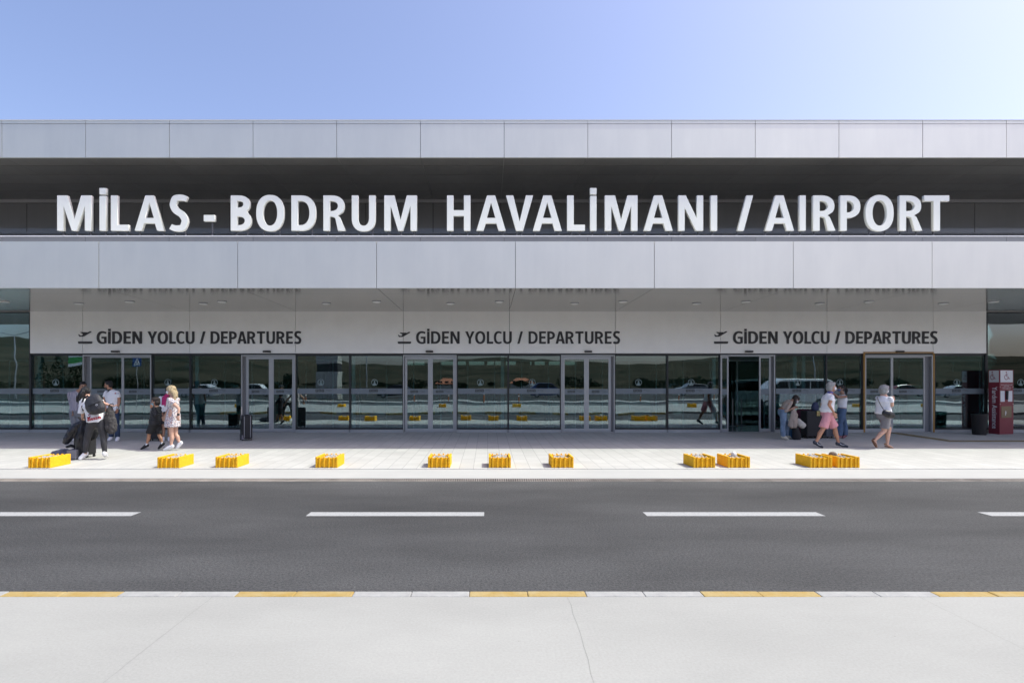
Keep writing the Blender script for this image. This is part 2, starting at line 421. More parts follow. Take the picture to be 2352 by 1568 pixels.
# ---------------------------------------------------------------- lettering
def arc(cx, cy, rx, ry, a0, a1, n=14, e=2.0):
    out = []
    for i in range(n+1):
        a = R(a0 + (a1-a0)*i/n); c, s_ = math.cos(a), math.sin(a)
        out.append((cx + rx*math.copysign(abs(c)**(2/e), c), cy + ry*math.copysign(abs(s_)**(2/e), s_)))
    return out
def ring(w_, st, th, y0=-.015, y1=1.015, e=2.3):
    cx, cy, rx, ry = w_/2, (y0+y1)/2, w_/2, (y1-y0)/2
    return [arc(cx,cy,rx,ry,0,360,40,e)[:-1], arc(cx,cy,rx-st,ry-th,0,360,40,2.1)[:-1]]
def stroke(pts, w_):
    L_, Rr = [], []
    for i, p in enumerate(pts):
        a = pts[max(0,i-1)]; c = pts[min(len(pts)-1,i+1)]
        dx, dy = c[0]-a[0], c[1]-a[1]; d = math.hypot(dx,dy) or 1
        ww = w_(i/(len(pts)-1)) if callable(w_) else w_
        nx, ny = -dy/d*ww/2, dx/d*ww/2
        L_.append((p[0]+nx,p[1]+ny)); Rr.append((p[0]-nx,p[1]-ny))
    return L_ + Rr[::-1]
ST, TH = .185, .155
def bowl(x0, x1, y0, y1, st, th):   # half ring shape joined to a stem
    h = (y1-y0)/2; rx = min((x1-x0)*.62, h*1.25); cy = (y0+y1)/2
    o = [(x0,y0)] + arc(x1-rx, cy, rx, h, -90, 90, 16, 2.25) + [(x0,y1)]
    i = [(x0+ST,y0+th)] + arc(x1-rx, cy, max(rx-st,.02), h-th, -90, 90, 16, 2.1) + [(x0+ST,y1-th)]
    return o, i
def glyph(c, w_):
    s_, t = ST, TH
    if c in 'Iı': return [[(0,0),(w_,0),(w_,1),(0,1)]]
    if c == 'İ': return [[(0,0),(w_,0),(w_,.985),(0,.985)], [(0,1.03),(w_,1.03),(w_,1.21),(0,1.21)]]
    if c == '-': return [[(0,.27),(w_,.27),(w_,.445),(0,.445)]]
    if c == '/': return [[(0,0),(s_*1.0,0),(w_,1),(w_-s_*1.0,1)]]
    if c == 'L': return [[(0,0),(w_,0),(w_,t*1.08),(s_,t*1.08),(s_,1),(0,1)]]
    if c == 'T': return [[(w_/2-s_/2,0),(w_/2+s_/2,0),(w_/2+s_/2,1-t*1.05),(w_,1-t*1.05),(w_,1),(0,1),(0,1-t*1.05),(w_/2-s_/2,1-t*1.05)]]
    if c == 'E': return [[(0,0),(w_,0),(w_,t),(s_,t),(s_,.43),(w_*.93,.43),(w_*.93,.43+t),(s_,.43+t),(s_,1-t),(w_,1-t),(w_,1),(0,1)]]
    if c == 'H': return [[(0,0),(s_,0),(s_,.42),(w_-s_,.42),(w_-s_,0),(w_,0),(w_,1),(w_-s_,1),(w_-s_,.58),(s_,.58),(s_,1),(0,1)]]
    if c == 'N': return [[(0,0),(s_*.95,0),(s_*.95,.66),(w_-s_*1.12,0),(w_,0),(w_,1),(w_-s_*.95,1),(w_-s_*.95,.34),(s_*1.12,1),(0,1)]]
    if c == 'M': return [[(0,0),(s_*.98,0),(s_*.98,.70),(w_/2-.07,0),(w_/2+.07,0),(w_-s_*.98,.70),(w_-s_*.98,0),(w_,0),(w_,1),(w_-s_*1.55,1),(w_/2,.30),(s_*1.55,1),(0,1)]]
    if c == 'V': return [[(w_/2-.10,0),(w_/2+.10,0),(w_,1),(w_-.205,1),(w_/2,.26),(.205,1),(0,1)]]
    if c == 'A':
        o = [(0,0),(.20,0),(.20+(w_/2-.10)*.21,.21),(w_-.20-(w_/2-.10)*.21,.21),(w_-.20,0),(w_,0),(w_/2+.115,1),(w_/2-.115,1)]
        def xin(y): return .20 + (w_/2-.20)*y/.84
        return [o, [(xin(.36),.36),(w_-xin(.36),.36),(w_/2,.80)]]
    if c == 'Y': return [[(w_/2-s_/2,0),(w_/2+s_/2,0),(w_/2+s_/2,.40),(w_,1),(w_-.21,1),(w_/2,.57),(.21,1),(0,1),(w_/2-s_/2,.40)]]
    if c == 'O': return ring(w_, s_*1.05, t)
    if c == 'U': return [[(0,1)] + arc(w_/2,.36,w_/2,.375,180,360,22,2.4) + [(w_,1),(w_-s_,1)] + arc(w_/2,.36,w_/2-s_,.375-t,360,180,22,2.2) + [(s_,1)]]
    if c == 'D':
        rx = w_*.62
        return [[(0,0)] + arc(w_-rx,.5,rx,.5,-90,90,24,2.35) + [(0,1)], [(s_,t)] + arc(w_-rx,.5,rx-s_,.5-t,-90,90,24,2.2) + [(s_,1-t)]]
    if c == 'P':
        o, i = bowl(0, w_, .36, 1, s_, t)
        return [[(0,0),(s_,0),(s_,.36)] + o[1:], i]
    if c == 'R':
        o, i = bowl(0, w_*.95, .40, 1, s_, t)
        leg = [(w_-.20,0),(w_,0)]
        return [[(0,0),(s_,0),(s_,.40),(s_+.06,.40),(s_+.15,.37),(w_-.215,0),(w_,0),(w_*.74,.385),(w_*.64,.43)] + o[6:], i]
    if c == 'B':
        o1, i1 = bowl(0, w_, 0, .56, s_, t)
        o2, i2 = bowl(0, w_*.93, .50, 1, s_, t)
        top = [p for p in o2[1:] if p[1] > .56 or p[0] < .01]
        bot = [p for p in o1[:-1] if p[1] < .49 or p[0] < .01]
        return [bot + [(w_*.80,.535)] + top, [(s_,t)] + i1[1:-1] + [(s_,.56-t*.35-.0)] if False else i1, [(p[0], max(p[1], .50+t*.55)) for p in i2]]
    if c == 'C':
        return [arc(w_*.56,.5,w_*.56,.515,52,308,30,2.3)[0:0] + cshape(w_)]
    if c == 'G':
        o = cshape(w_, True)
        return [o]
    if c == 'S':
        m_ = w_/2; q = s_/2
        pts = [(w_-.04,.895),(w_*.72,.935),(m_,.94),(w_*.30,.915),(q+.03,.84),(q+.005,.74),(q+.04,.64),(w_*.36,.565),(w_*.62,.475),(w_-q-.035,.385),(w_-q,.28),(w_-q-.03,.165),(w_*.68,.085),(w_*.42,.063),(w_*.2,.08),(.03,.118)]
        fine = []
        for i in range(len(pts)-1):
            p0, p1, p2, p3 = pts[max(i-1,0)], pts[i], pts[i+1], pts[min(i+2,len(pts)-1)]
            for k in range(4):
                u = k/4
                fine.append(tuple(.5*((2*p1[d]) + (-p0[d]+p2[d])*u + (2*p0[d]-5*p1[d]+4*p2[d]-p3[d])*u*u + (-p0[d]+3*p1[d]-3*p2[d]+p3[d])*u**3) for d in (0,1)))
        fine.append(pts[-1])
        return [stroke(fine, lambda u: .155 + .035*math.sin(math.pi*u))]
    raise ValueError(c)
def cshape(w_, g=False):
    s_, t = ST, TH
    cx = w_*.60
    up = arc(cx,.5,cx,.515,90,180,14,2.3); lo = arc(cx,.5,cx,.515,180,270,14,2.3)
    iu = arc(cx,.5,cx-s_,.515-t,180,90,14,2.15); il = arc(cx,.5,cx-s_,.515-t,270,180,14,2.15)
    if g:
        return [(w_*.97,.955)] + [(cx+.08,1.01)] + up + lo[1:] + [(cx+.10,-.012),(w_,.05),(w_,.565),(w_*.50,.565),(w_*.50,.425),(w_-s_*.92,.425),(w_-s_*.92,.145),(cx+.03,.132)] + il + iu[1:] + [(cx+.10,.853),(w_*.95,.80)]
    return [(w_*.98,.955)] + [(cx+.08,1.01)] + up + lo[1:] + [(cx+.08,-.01),(w_*.99,.045),(w_*.975,.20),(cx+.10,.145)] + il + iu[1:] + [(cx+.10,.855),(w_*.96,.80)]
GW = {'G':.72,'İ':.185,'D':.72,'E':.53,'N':.70,'Y':.74,'O':.80,'L':.50,'C':.62,'U':.68,'P':.60,'A':.74,'R':.66,'T':.64,'S':.56,'/':.46,'I':.185,'V':.74,'M':.90,'B':.62,'H':.70,'-':.33}
def outline_mesh(contours, depth, name, bevel=0.0):
    """2D contours (x,y) -> solid mesh lying in x,y with thickness depth along z"""
    cu = bpy.data.curves.new(name, 'CURVE'); cu.dimensions = '2D'; cu.fill_mode = 'BOTH'
    cu.extrude = depth/2 - bevel; cu.bevel_depth = bevel; cu.bevel_resolution = 1; cu.offset = -bevel
    for c in contours:
        sp = cu.splines.new('POLY'); sp.points.add(len(c)-1)
        for p, q in zip(sp.points, c): p.co = (q[0], q[1], 0, 1)
        sp.use_cyclic_u = True
    o = bpy.data.objects.new(name, cu); COL.objects.link(o)
    dg = bpy.context.evaluated_depsgraph_get()
    me = bpy.data.meshes.new_from_object(o.evaluated_get(dg))
    bpy.data.objects.remove(o); bpy.data.curves.remove(cu)
    me.materials.clear()
    return me
def xf(me, sx, sz, x, y, z):
    """flat letter -> standing, facing the camera (-y), at world x,y,z"""
    me.transform(Matrix.Translation((x,y,z)) @ Matrix.Rotation(R(90),4,'X') @ Matrix.Diagonal((sx,sz,1,1)))
    return me
def letter_obj(c, w_m, h_m, x, y, z, depth, mt, parent, name='letter', bevel=0.0, wu=None):
    wu = w_m / h_m if wu is None else wu
    cs = [[(p[0]*h_m, p[1]*h_m) for p in k] for k in glyph(c, wu)]
    me = outline_mesh(cs, depth, name, bevel)
    xf(me, w_m/(wu*h_m), 1, x, y, z)
    return link(name, me, mt, parent)
def text_mesh(s_, size, name='text', bold=0.0, align='LEFT', depth=0.0):
    cu = bpy.data.curves.new(name, 'FONT'); cu.body = s_; cu.size = size; cu.offset = bold; cu.align_x = align; cu.extrude = depth
    cu.resolution_u = 2
    o = bpy.data.objects.new(name, cu); COL.objects.link(o)
    dg = bpy.context.evaluated_depsgraph_get()
    me = bpy.data.meshes.new_from_object(o.evaluated_get(dg))
    bpy.data.objects.remove(o); bpy.data.curves.remove(cu)
    me.materials.clear()
    return me

# ---------------------------------------------------------------- terminal
T = thing('terminal_building', (0, YW, 0), 'long airport terminal with pale metal roof bands, glazed ground floor and sliding doors', 'building')
XL, XR = -34.0, 38.0
def joints(x0, pitch, a, c_):
    k = math.ceil((a-x0)/pitch); out = []
    while x0 + k*pitch < c_: out.append(x0+k*pitch); k += 1
    return [a] + out + [c_]
def panels(x0, pitch, y0, y1, z0, z1, gap=.006, jit=0):
    b = MB(); js = joints(x0, pitch, XL, XR)
    for a, c_ in zip(js[:-1], js[1:]):
        d = random.uniform(-jit, jit)
        b.box(a+gap, c_-gap, y0+d, y1+d, z0, z1)
    return b
# roof fascia
zt0, zt1 = WZ(362,YT), WZ(276,YT)
fasc = panels(.449, 2.273, YT, YT+.06, zt0, zt1-.11, jit=.0015).build('roof_fascia', M['silver'], T)
panels(.449, 2.273, YT, YT+.06, zt1-.098, zt1-.012, jit=.001).build('roof_edge_trim', M['silver'], T)
b = MB(); b.box(XL, XR, YT-.012, YT+.3, zt1-.012, zt1+.006); b.build('roof_capping', M['cap'], T)
b = MB(); b.box(XL, XR, YT+.065, YT+.1, zt0+.02, zt1-.02); b.build('fascia_backing', M['joint'], T)
b = MB(); b.box(XL, XR, YT+.1, 52, zt0+.3, zt1-.05); b.build('roof', M['deck'], T)
# upper soffit, boards with slight gaps
zs = zt0 + .015
ys = [YT+.062, 15.87, 16.58, 17.29, 17.98, 18.70]
b = MB()
js = joints(.449, 2.273, XL, XR)
for a, c_ in zip(js[:-1], js[1:]):
    for i in range(len(ys)-1):
        # joints fan slightly inwards as the panels follow the wall module
        b.box(a+.005, c_-.005, ys[i]+.013, ys[i+1]-.013, zs, zs+.03)
b.build('upper_soffit', M['soffit_dark'], T)
b = MB(); b.box(XL, XR, YT+.1, YI+.1, zs+.032, zs+.04); b.build('upper_soffit_backing', mat('soffit_gap', (.6,.6,.6), .7), T)
# upper wall
z0, z1 = WZ(552,YI)-.9, WZ(467,YI)
panels(.44, 2.263, YI, YI+.05, WZ(534,YI), z1, gap=.010).build('upper_wall_panel', M['upper'], T)
b = MB(); b.box(XL, XR, YI-.01, YI+.04, z1+.02, zs-.002); b.build('upper_wall_header', M['strip'], T)
b = MB(); b.box(XL, XR, YI+.06, YI+.2, z0, zs+.2); b.build('upper_wall_backing', M['joint'], T)
b = MB(); b.box(XL, XR, YI-.03, YI+.03, WZ(537.4,YI), WZ(536,YI)); b.box(XL, XR, YI-.02, YI+.03, WZ(535,YI), WZ(534,YI))
b.build('upper_wall_rail', M['alu'], T)
# parapet behind the canopy fascia
zp = WZ(541,YT)
panels(.449, 2.273, YT, YT+.05, zp-.5, zp-.03, gap=.004).build('parapet_panel', M['upper'], T)
b = MB(); b.box(XL, XR, YT-.015, YT+.14, zp-.03, zp); b.build('parapet_capping', M['cap'], T)
b = MB(); b.box(XL, XR, YT+.055, YT+.10, zp-.6, zp-.032); b.build('parapet_backing', M['joint'], T)
# canopy
zc0, zc1 = WZ(661.5,YC), WZ(554.5,YC)
panels(.683, 3.405, YC, YC+.06, zc0, zc1, jit=.0015).build('canopy_fascia', M['silver'], T)
b = MB(); b.box(XL, XR, YC+.065, YC+.1, zc0+.02, zc1-.02); b.build('canopy_backing', M['joint'], T)
b = MB(); b.box(XL, XR, YC+.1, YI+.05, zc0+.35, zc1-.12); b.build('canopy_deck', M['deck'], T)
b = MB(); js = joints(.69, 3.402, XL, XR)
for a, c_ in zip(js[:-1], js[1:]):
    for y0, y1 in ((YC+.062, 14.62), (14.628, YW-.02)):
        b.box(a+.005, c_-.005, y0, y1, zc0+.004, zc0+.03)
# the soffit falls gently towards the wall
b.v = [(x, y, z - .045*max(0, y-YC-.06)/(YW-YC)) for x, y, z in b.v]
sof = b.build('canopy_soffit', M['soffit'], T)
b = MB(); b.box(XL, XR, YC+.1, YW-.1, zc0+.034, zc0+.04); b.build('canopy_soffit_backing', M['joint'], T)
# downlights
for i, px in enumerate((-106, 10, 181, 298, 467, 510, 750, 865, 1035, 1147, 1320, 1431, 1600, 1713, 1883, 1996, 2167, 2282, 2400)):
    yy = 15.95 if i % 2 else 16.3
    dz_ = .045*(yy-YC-.06)/(YW-YC)
    x = WX(px, yy)
    b = MB(); b.cyl((x,yy,zc0-.012-dz_),(x,yy,zc0+.010-dz_),.13,.13,24); o = b.build('downlight', M['alu'], T)
    b = MB(); b.cyl((x,yy,zc0-.022-dz_),(x,yy,zc0-.0125-dz_),.105,.12,24); b.build('lamp_glass', M['lampglass'], o)
# lintel
zl0, zl1 = WZ(811.5,YW), WZ(714,YW)
LX0, LX1 = WX(72,YW), WX(2262,YW)
js = [LX0] + [.69+3.402*k for k in range(-4,5)] + [LX1]
js = [LX0, WX(193,YW), WX(438,YW), WX(680,YW), WX(927,YW), WX(1170,YW), WX(1413,YW), WX(1653,YW), WX(1897,YW), WX(2140,YW), LX1]
b = MB()
for a, c_ in zip(js[:-1], js[1:]): b.box(a+.007, c_-.007, YW-.06, YW, zl0, zl1)
b.build('lintel', M['lintel'], T)
b = MB(); b.box(LX0, LX1, YW+.005, YW+.4, zl0+.01, zc0); b.build('lintel_backing', M['joint'], T)
b = MB(); b.box(LX0, LX1, YW-.075, YW-.02, WZ(713.4,YW), WZ(711.9,YW)); b.build('lintel_top_trim', M['strip'], T)
b = MB(); b.box(LX0, LX1, YW-.03, YW+.08, WZ(814.5,YW), zl0-.002); b.build('lintel_dark_beam', M['darkframe'], T)  # solid dark top beam between lintel and glazing
# interior shell
b = MB(); b.box(XL, XR, YW+.065, 46, -.3, ZB-.003); b.build('interior_floor', M['floor_in'], T)
b = MB(); b.box(XL, XR, YW+.45, 46, zc0-.1, zc0-.02); b.build('interior_ceiling', M['ceil_in'], T)
b = MB(); b.box(XL-.2, XL, YC, 52, -.4, zt1-.1); b.box(XR, XR+.2, YC, 52, -.4, zt1-.1); b.build('end_wall', M['wall_in'], T)
zw0, zw1 = WZ(838,46), WZ(828,46)
b = MB(); b.box(XL, XR, 46, 46.3, -.3, zw0); b.box(XL, XR, 46, 46.3, zw1, 5)
b.box(XL, WX(930,46), 46, 46.3, zw0, zw1); b.box(WX(1325,46), XR, 46, 46.3, zw0, zw1)
for px in (975, 1001, 1042, 1070, 1112, 1155, 1185, 1221, 1252, 1290): b.box(WX(px,46), WX(px,46)+.25, 46, 46.3, zw0, zw1)
b.build('interior_back_wall', M['wall_in'], T)
b = MB()
for px in (520, 770, 1000, 1205, 1365, 1560, 1820, 2100, 300, 60): b.cyl((WX(px,30),30,ZB),(WX(px,30),30,zc0-.1),.3,.3,20)
b.build('interior_column', mat('interior_column_paint', (.2,.22,.22), .6), T)
# check-in blocks deep inside
b = MB(); random.seed(12)
for i in range(16):
    x = -20 + i*2.7 + random.uniform(-.5,.5); y = random.uniform(32, 43)
    b.box(x, x+random.uniform(1.2,2.4), y, y+.8, ZB, ZB+random.uniform(1.0,2.3))
b.build('interior_counter', mat('interior_counter_paint', (.10,.12,.13), .5), T)
# inner glazed screen of the lobby
YV = 21.4
b = MB(); zh = WZ(826,YV)
b.box(XL, XR, YV, YV+.12, zh, zc0-.1); b.build('lobby_header', mat('lobby_header_paint', (.30,.34,.33), .5), T)
b = MB()
for px in range(20, 2400, 62):
    x = WX(px*1.0, YV); b.box(x-.02, x+.02, YV+.02, YV+.09, ZB, zh)
b.box(XL, XR, YV+.02, YV+.08, zh-.06, zh-.003)
b.build('lobby_mullion', mat('lobby_frame', (.62,.70,.70), .4), T)
b = MB(); b.box(XL, XR, YV+.04, YV+.055, ZB+.05, zh-.07)
b.build('lobby_glass', M['glass_in'], T)
b = MB()
for px, y0 in ((452,18.4),(812,18.4),(1154,18.5),(1640,18.4),(1826,18.5),(1846,18.6),(2128,18.4),(90,18.4)):
    x = WX(px, y0); b.box(x-.055, x+.055, y0, y0+.07, ZB, zc0-.15)
b.build('glass_fin', M['teal'], T)

# ---- glazing
def tav_logo(x, z, y, parent, w_=.27, dim=False):
    """three dark squares with letters, as printed on the frosted band"""
    b = MB(); q = w_*.30
    for i in range(3): b.box(x+i*w_*.35, x+i*w_*.35+q, y-.0032, y-.0008, z, z+q*1.05)
    o = b.build('airport_logo', M['bandtext'], parent)
    for i, c in enumerate('TAV'):
        ww = q*.55
        letter_obj(c, ww, q*.68, x+i*w_*.35+(q-ww)/2, y-.0045, z+q*.18, .002, M['band'], parent, 'logo_letter') if False else None
    return o
def logo_full(x, z, y, parent, w_=.27):
    q = w_*.30
    cs = []
    allme = MB()
    for i, c in enumerate('TAV'):
        x0 = x + i*w_*.36
        ww, hh = q*.58, q*.66
        sq = [(0,0),(q,0),(q,q*1.08),(0,q*1.08)]
        gl_ = [[(p[0]*hh*(ww/(GW[c]*hh))+(q-ww)/2, p[1]*hh+q*.2) for p in k] for k in glyph(c, GW[c])]
        me = outline_mesh([sq] + gl_, .002, 'logo')
        xf(me, 1, 1, x0, y-.002, z)
        allme.add([v.co for v in me.vertices], [tuple(p.vertices) for p in me.polygons]); bpy.data.meshes.remove(me)
    me = text_mesh('Airports', .030)
    xf(me, 1, 1, x, y-.002, z-.036)
    allme.add([v.co for v in me.vertices], [tuple(p.vertices) for p in me.polygons]); bpy.data.meshes.remove(me)
    for k, t_ in enumerate(('Milas-Bodrum', 'Airport')):
        me = text_mesh(t_, .034, align='RIGHT')
        xf(me, 1, 1, x+w_*1.95, y-.002, z+.055-.045*k)
        allme.add([v.co for v in me.vertices], [tuple(p.vertices) for p in me.polygons]); bpy.data.meshes.remove(me)
    n = bpy.data.meshes.new('logo'); n.from_pydata(allme.v, [], allme.f)
    return link('airport_logo', n, M['bandtext'], parent)
def roundel(x, z, y, parent, r=.105):
    o_ = arc(x, z, r, r, 0, 360, 28)[:-1]; i_ = arc(x, z, r*.84, r*.84, 0, 360, 28)[:-1]
    head = arc(x, z+r*.30, r*.26, r*.26, 0, 360, 14)[:-1]
    body = [(x-r*.62,z-r*.95),(x-r*.30,z-r*.15),(x-r*.10,z+.0),(x+r*.10,z+.0),(x+r*.30,z-r*.15),(x+r*.62,z-r*.95)]
    me = outline_mesh([o_, i_, head], .002, 'mark'); xf(me, 1, 1, 0, y-.002, 0)
    b = MB(); b.add([v.co for v in me.vertices], [tuple(p.vertices) for p in me.polygons])
    b.prism(body, y-.0035, y-.001)
    return b.build('etched_mark', M['etch'], parent)
zb0, zb1 = WZ(904.3,YW), WZ(891.8,YW)
ZS = WZ(991.5,YW)   # foot
def window(p0, p1, top=None, logo=True, wide=False, sill=True):
    x0, x1 = WX(p0,YW), WX(p1,YW); zt = zl0-.045 if top is None else top
    b = MB()
    b.box(x0-.02, x0+.03, YW-.05, YW+.10, ZB+.09, zt)
    b.box(x1-.022, x1+.018, YW-.045, YW+.10, ZB+.09, zt)
    b.box(x0+.03, x1-.022, YW-.01, YW+.06, ZB+.092, ZB+.14); b.box(x0+.03, x1-.022, YW-.01, YW+.06, zt-.035, zt)
    o = b.build('window', M['darkframe'], T)
    if sill:
        s_ = MB(); s_.box(x0-.02, x1+.018, YW-.07, YW+.05, gz(YW)-.01, ZB+.088); s_.build('sill', M['alu'], o)
    g = MB(); g.box(x0+.031, x1-.023, YW+.01, YW+.022, ZB+.141, zt-.036); me = g.mesh('pane')
    c_ = Vector(((x0+x1)/2, YW+.016, 1.3)); me.transform(Matrix.Translation(c_) @ Matrix.Rotation(R(random.uniform(-.10,.10)),4,'Z') @ Matrix.Rotation(R(random.uniform(-.08,.08)),4,'X') @ Matrix.Translation(-c_))
    link('pane', me, M['glass'], o)
    g = MB(); g.box(x0+.034, x1-.026, YW+.003, YW+.0095, zb0, zb1); g.build('frosted_band', M['band'], o)
    if logo:
        wd = x1-x0
        logo_full(x0+wd*.36, zb0+.062, YW+.002, o)
        if wd > 1.3: roundel(x0+wd*.46, WZ(878,YW), YW+.006, o)
        else: roundel(x0+wd*.40, WZ(878,YW), YW+.006, o)
    return o
for p0, p1 in ((72,193),(350,438),(438,556),(680,804),(804,926.5),(1049,1167),(1167,1288),(1411,1532),(1532,1653),(1778,1896),(1896,1979),(2144,2262)):
    window(p0, p1)
zt = WZ(716.5,YW)
for p0, p1, lg in ((-690,-500,0),(-500,-310,0),(-310,-120,0),(-120,71,1),(2263.5,2440,1),(2440,2630,0),(2630,2820,0),(2820,3010,0)):
    window(p0, p1, top=zt, logo=bool(lg))
b = MB(); b.box(XL, LX0-.02, YW-.06, YW+.3, zt+.002, zc0); b.box(LX1+.02, XR, YW-.06, YW+.3, zt+.002, zc0); b.build('side_glazing_head', M['strip'], T)

def door(p0, p1, leaves, cs, thick, recess=(0,0), frame=None, sensor=None, centre=None):
    """leaves: list of (px0, px1)"""
    x0, x1 = WX(p0,YW), WX(p1,YW); zt = zl0-.05
    b = MB(); f = .035
    b.box(x0, x0+f, YW-.07, YW+.12, ZB, zt); b.box(x1-f, x1, YW-.07, YW+.12, ZB, zt); b.box(x0+f, x1-f, YW-.07, YW+.12, zt-.045, zt)
    o = b.build('sliding_door', M['alu'], T, bevel=.003, seg=1)
    if recess[0] or recess[1]:
        q = MB()
        if recess[0]: q.box(x0+f, WX(recess[0],YW), YW+.02, YW+.10, ZB, zt-.046)
        if recess[1]: q.box(WX(recess[1],YW), x1-f, YW+.02, YW+.10, ZB, zt-.046)
        q.build('jamb', mat('grey_jamb', (.20,.20,.21), .45, .3), o)
    s_ = MB(); s_.box(x0+f, x1-f, YW-.05, YW+.1, ZB-.02, ZB+.012); s_.build('threshold', M['steel'], o)
    for a, c_ in leaves:
        a, c_ = WX(a,YW), WX(c_,YW); q = MB(); t = thick
        z0_, z1_ = ZB+.02, zt-.05
        q.box(a, a+t, YW, YW+.045, z0_, z1_); q.box(c_-t, c_, YW, YW+.045, z0_, z1_)
        q.box(a+t, c_-t, YW, YW+.045, z0_, z0_+max(.09,t*1.3)); q.box(a+t, c_-t, YW, YW+.045, z1_-t*1.1, z1_)
        q.box(a+t, c_-t, YW+.018, YW+.030, z0_+max(.09,t*1.3), z1_-t*1.1, 1)
        lf = q.build('door_leaf', [M['alu'], M['glass']], o)
        if c_ - a > .5:
            g = MB(); g.box(a+t+.002, c_-t-.002, YW+.010, YW+.0175, zb0-.02, zb1-.015); g.build('frosted_band', M['band'], o)
            logo_full(a+(c_-a)*.22, zb0+.04, YW+.009, o, w_=.235)
        else:
            g = MB(); g.box(a+t+.002, c_-t-.002, YW+.010, YW+.0175, zb0-.02, zb1-.015); g.build('frosted_band', M['band'], o)
    if sensor:
        xs_ = WX(sensor, YW); q = MB(); q.box(xs_-.12, xs_+.12, YW-.16, YW-.063, WZ(809.6,YW), WZ(805.6,YW)); q.build('door_sensor', M['black'], o, bevel=.015)
    if frame:
        q = MB(); q.box(x0-.055, x0-.003, YW-.075, YW-.04, ZB, zt+.052); q.box(x1+.003, x1+.055, YW-.075, YW-.04, ZB, zt+.052)
        q.box(x0-.055, x1+.003, YW-.10, YW-.062, zl0+.004, zl0+.045); q.build('orange_frame', M['orange_frame'], o)
    return o
door(193, 350, [(207,281.5),(281.8,347)], None, .035, recess=(206,0), sensor=270)
door(556, 680, [(565.5,622.8),(623,676.5)], None, .075, recess=(565,0), sensor=616)
door(926.5, 1049, [(930,988.4),(988.6,1046)], None, .075, sensor=987)
door(1288, 1411, [(1291.5,1347),(1347.2,1403)], None, .075, recess=(0,1404), sensor=1349.6)
door(1653, 1778, [(1655.5,1673.3),(1744,1770)], None, .045, recess=(0,1770.5), sensor=1717)
d6 = door(1984, 2139, [(1986,2048.6),(2049,2124)], None, .035, recess=(0,2124.5), sensor=2061.5, frame=True)
d6['label'] = 'sliding door in an orange frame'

# ---------------------------------------------------------------- roof sign
YL = 15.32
Zl0, Zl1 = WZ(529.6,YL), WZ(448.8,YL); HL = Zl1 - Zl0
SIGN = thing('roof_sign', (0, YL, zp), 'big white raised letters MİLAS - BODRUM HAVALİMANI / AIRPORT above the entrance canopy', 'sign')
def r1(z): return z*.364
def r2(z): return z*.364 + 763.4
def r3(z): return z*.364 + 1555.3
LT = [('M',r1(360),r1(575)),('İ',r1(627),r1(668)),('L',r1(699),r1(812)),('A',r1(849),r1(1035)),('S',r1(1069),r1(1186)),('-',r1(1285),r1(1355)),
      ('B',r1(1455),r1(1585)),('O',r1(1616),r1(1792)),('D',r1(1838),r1(1993)),('R',r1(2040),r1(2180)),('U',r2(122),r2(272)),('M',r2(327),r2(533)),
      ('H',r2(723),r2(871)),('A',r2(909),r2(1094)),('V',r2(1096),r2(1267)),('A',r2(1265),r2(1448)),('L',r2(1482),r2(1594)),('İ',r2(1627),r2(1667)),
      ('M',r2(1720),r2(1926)),('A',r2(1965),r2(2148)),('N',r3(9),r3(165)),('I',r3(213),r3(253)),('/',r3(380),r3(480)),('A',r3(555),r3(738)),
      ('I',r3(773),r3(812)),('R',r3(859),r3(1000)),('P',r3(1030),r3(1157)),('O',r3(1190),r3(1367)),('R',r3(1404),r3(1548)),('T',r3(1560),r3(1718))]
PINS = {'M':(.1,.5,.9),'İ':(.5,),'I':(.5,),'L':(.25,.75),'A':(.1,.9),'S':(.2,.75),'-':(.6,),'B':(.2,.75),'O':(.22,.8),'D':(.2,.8),'R':(.15,.85),'U':(.25,.85),'H':(.13,.87),'V':(.4,.58),'N':(.13,.87),'/':(.1,),'P':(.15,),'T':(.5,)}
DL = .095
for c, a, e in LT:
    x0, x1 = WX(a,YL), WX(e,YL)
    o = letter_obj(c, x1-x0, HL, x0, YL+DL/2, Zl0, DL, M['letter'], SIGN, bevel=.003)
    for fpin in PINS[c]:
        xx = x0 + (x1-x0)*fpin; zt_ = Zl0 + (.28*HL if c == '-' else .05)
        tilt = .05 if (c in 'AR' and fpin > .5) else (-.05 if c in 'A/' else 0)
        b = MB(); b.cyl((xx,YL+DL+.03,zt_+.02),(xx+tilt,YL+DL+.03,zp-.45),.022,.022,10)
        b.bar((xx,YL+DL*.9,zt_),(xx,YL+DL+.04,zt_),.03,.03)
        b.build('post', M['pin'], o)

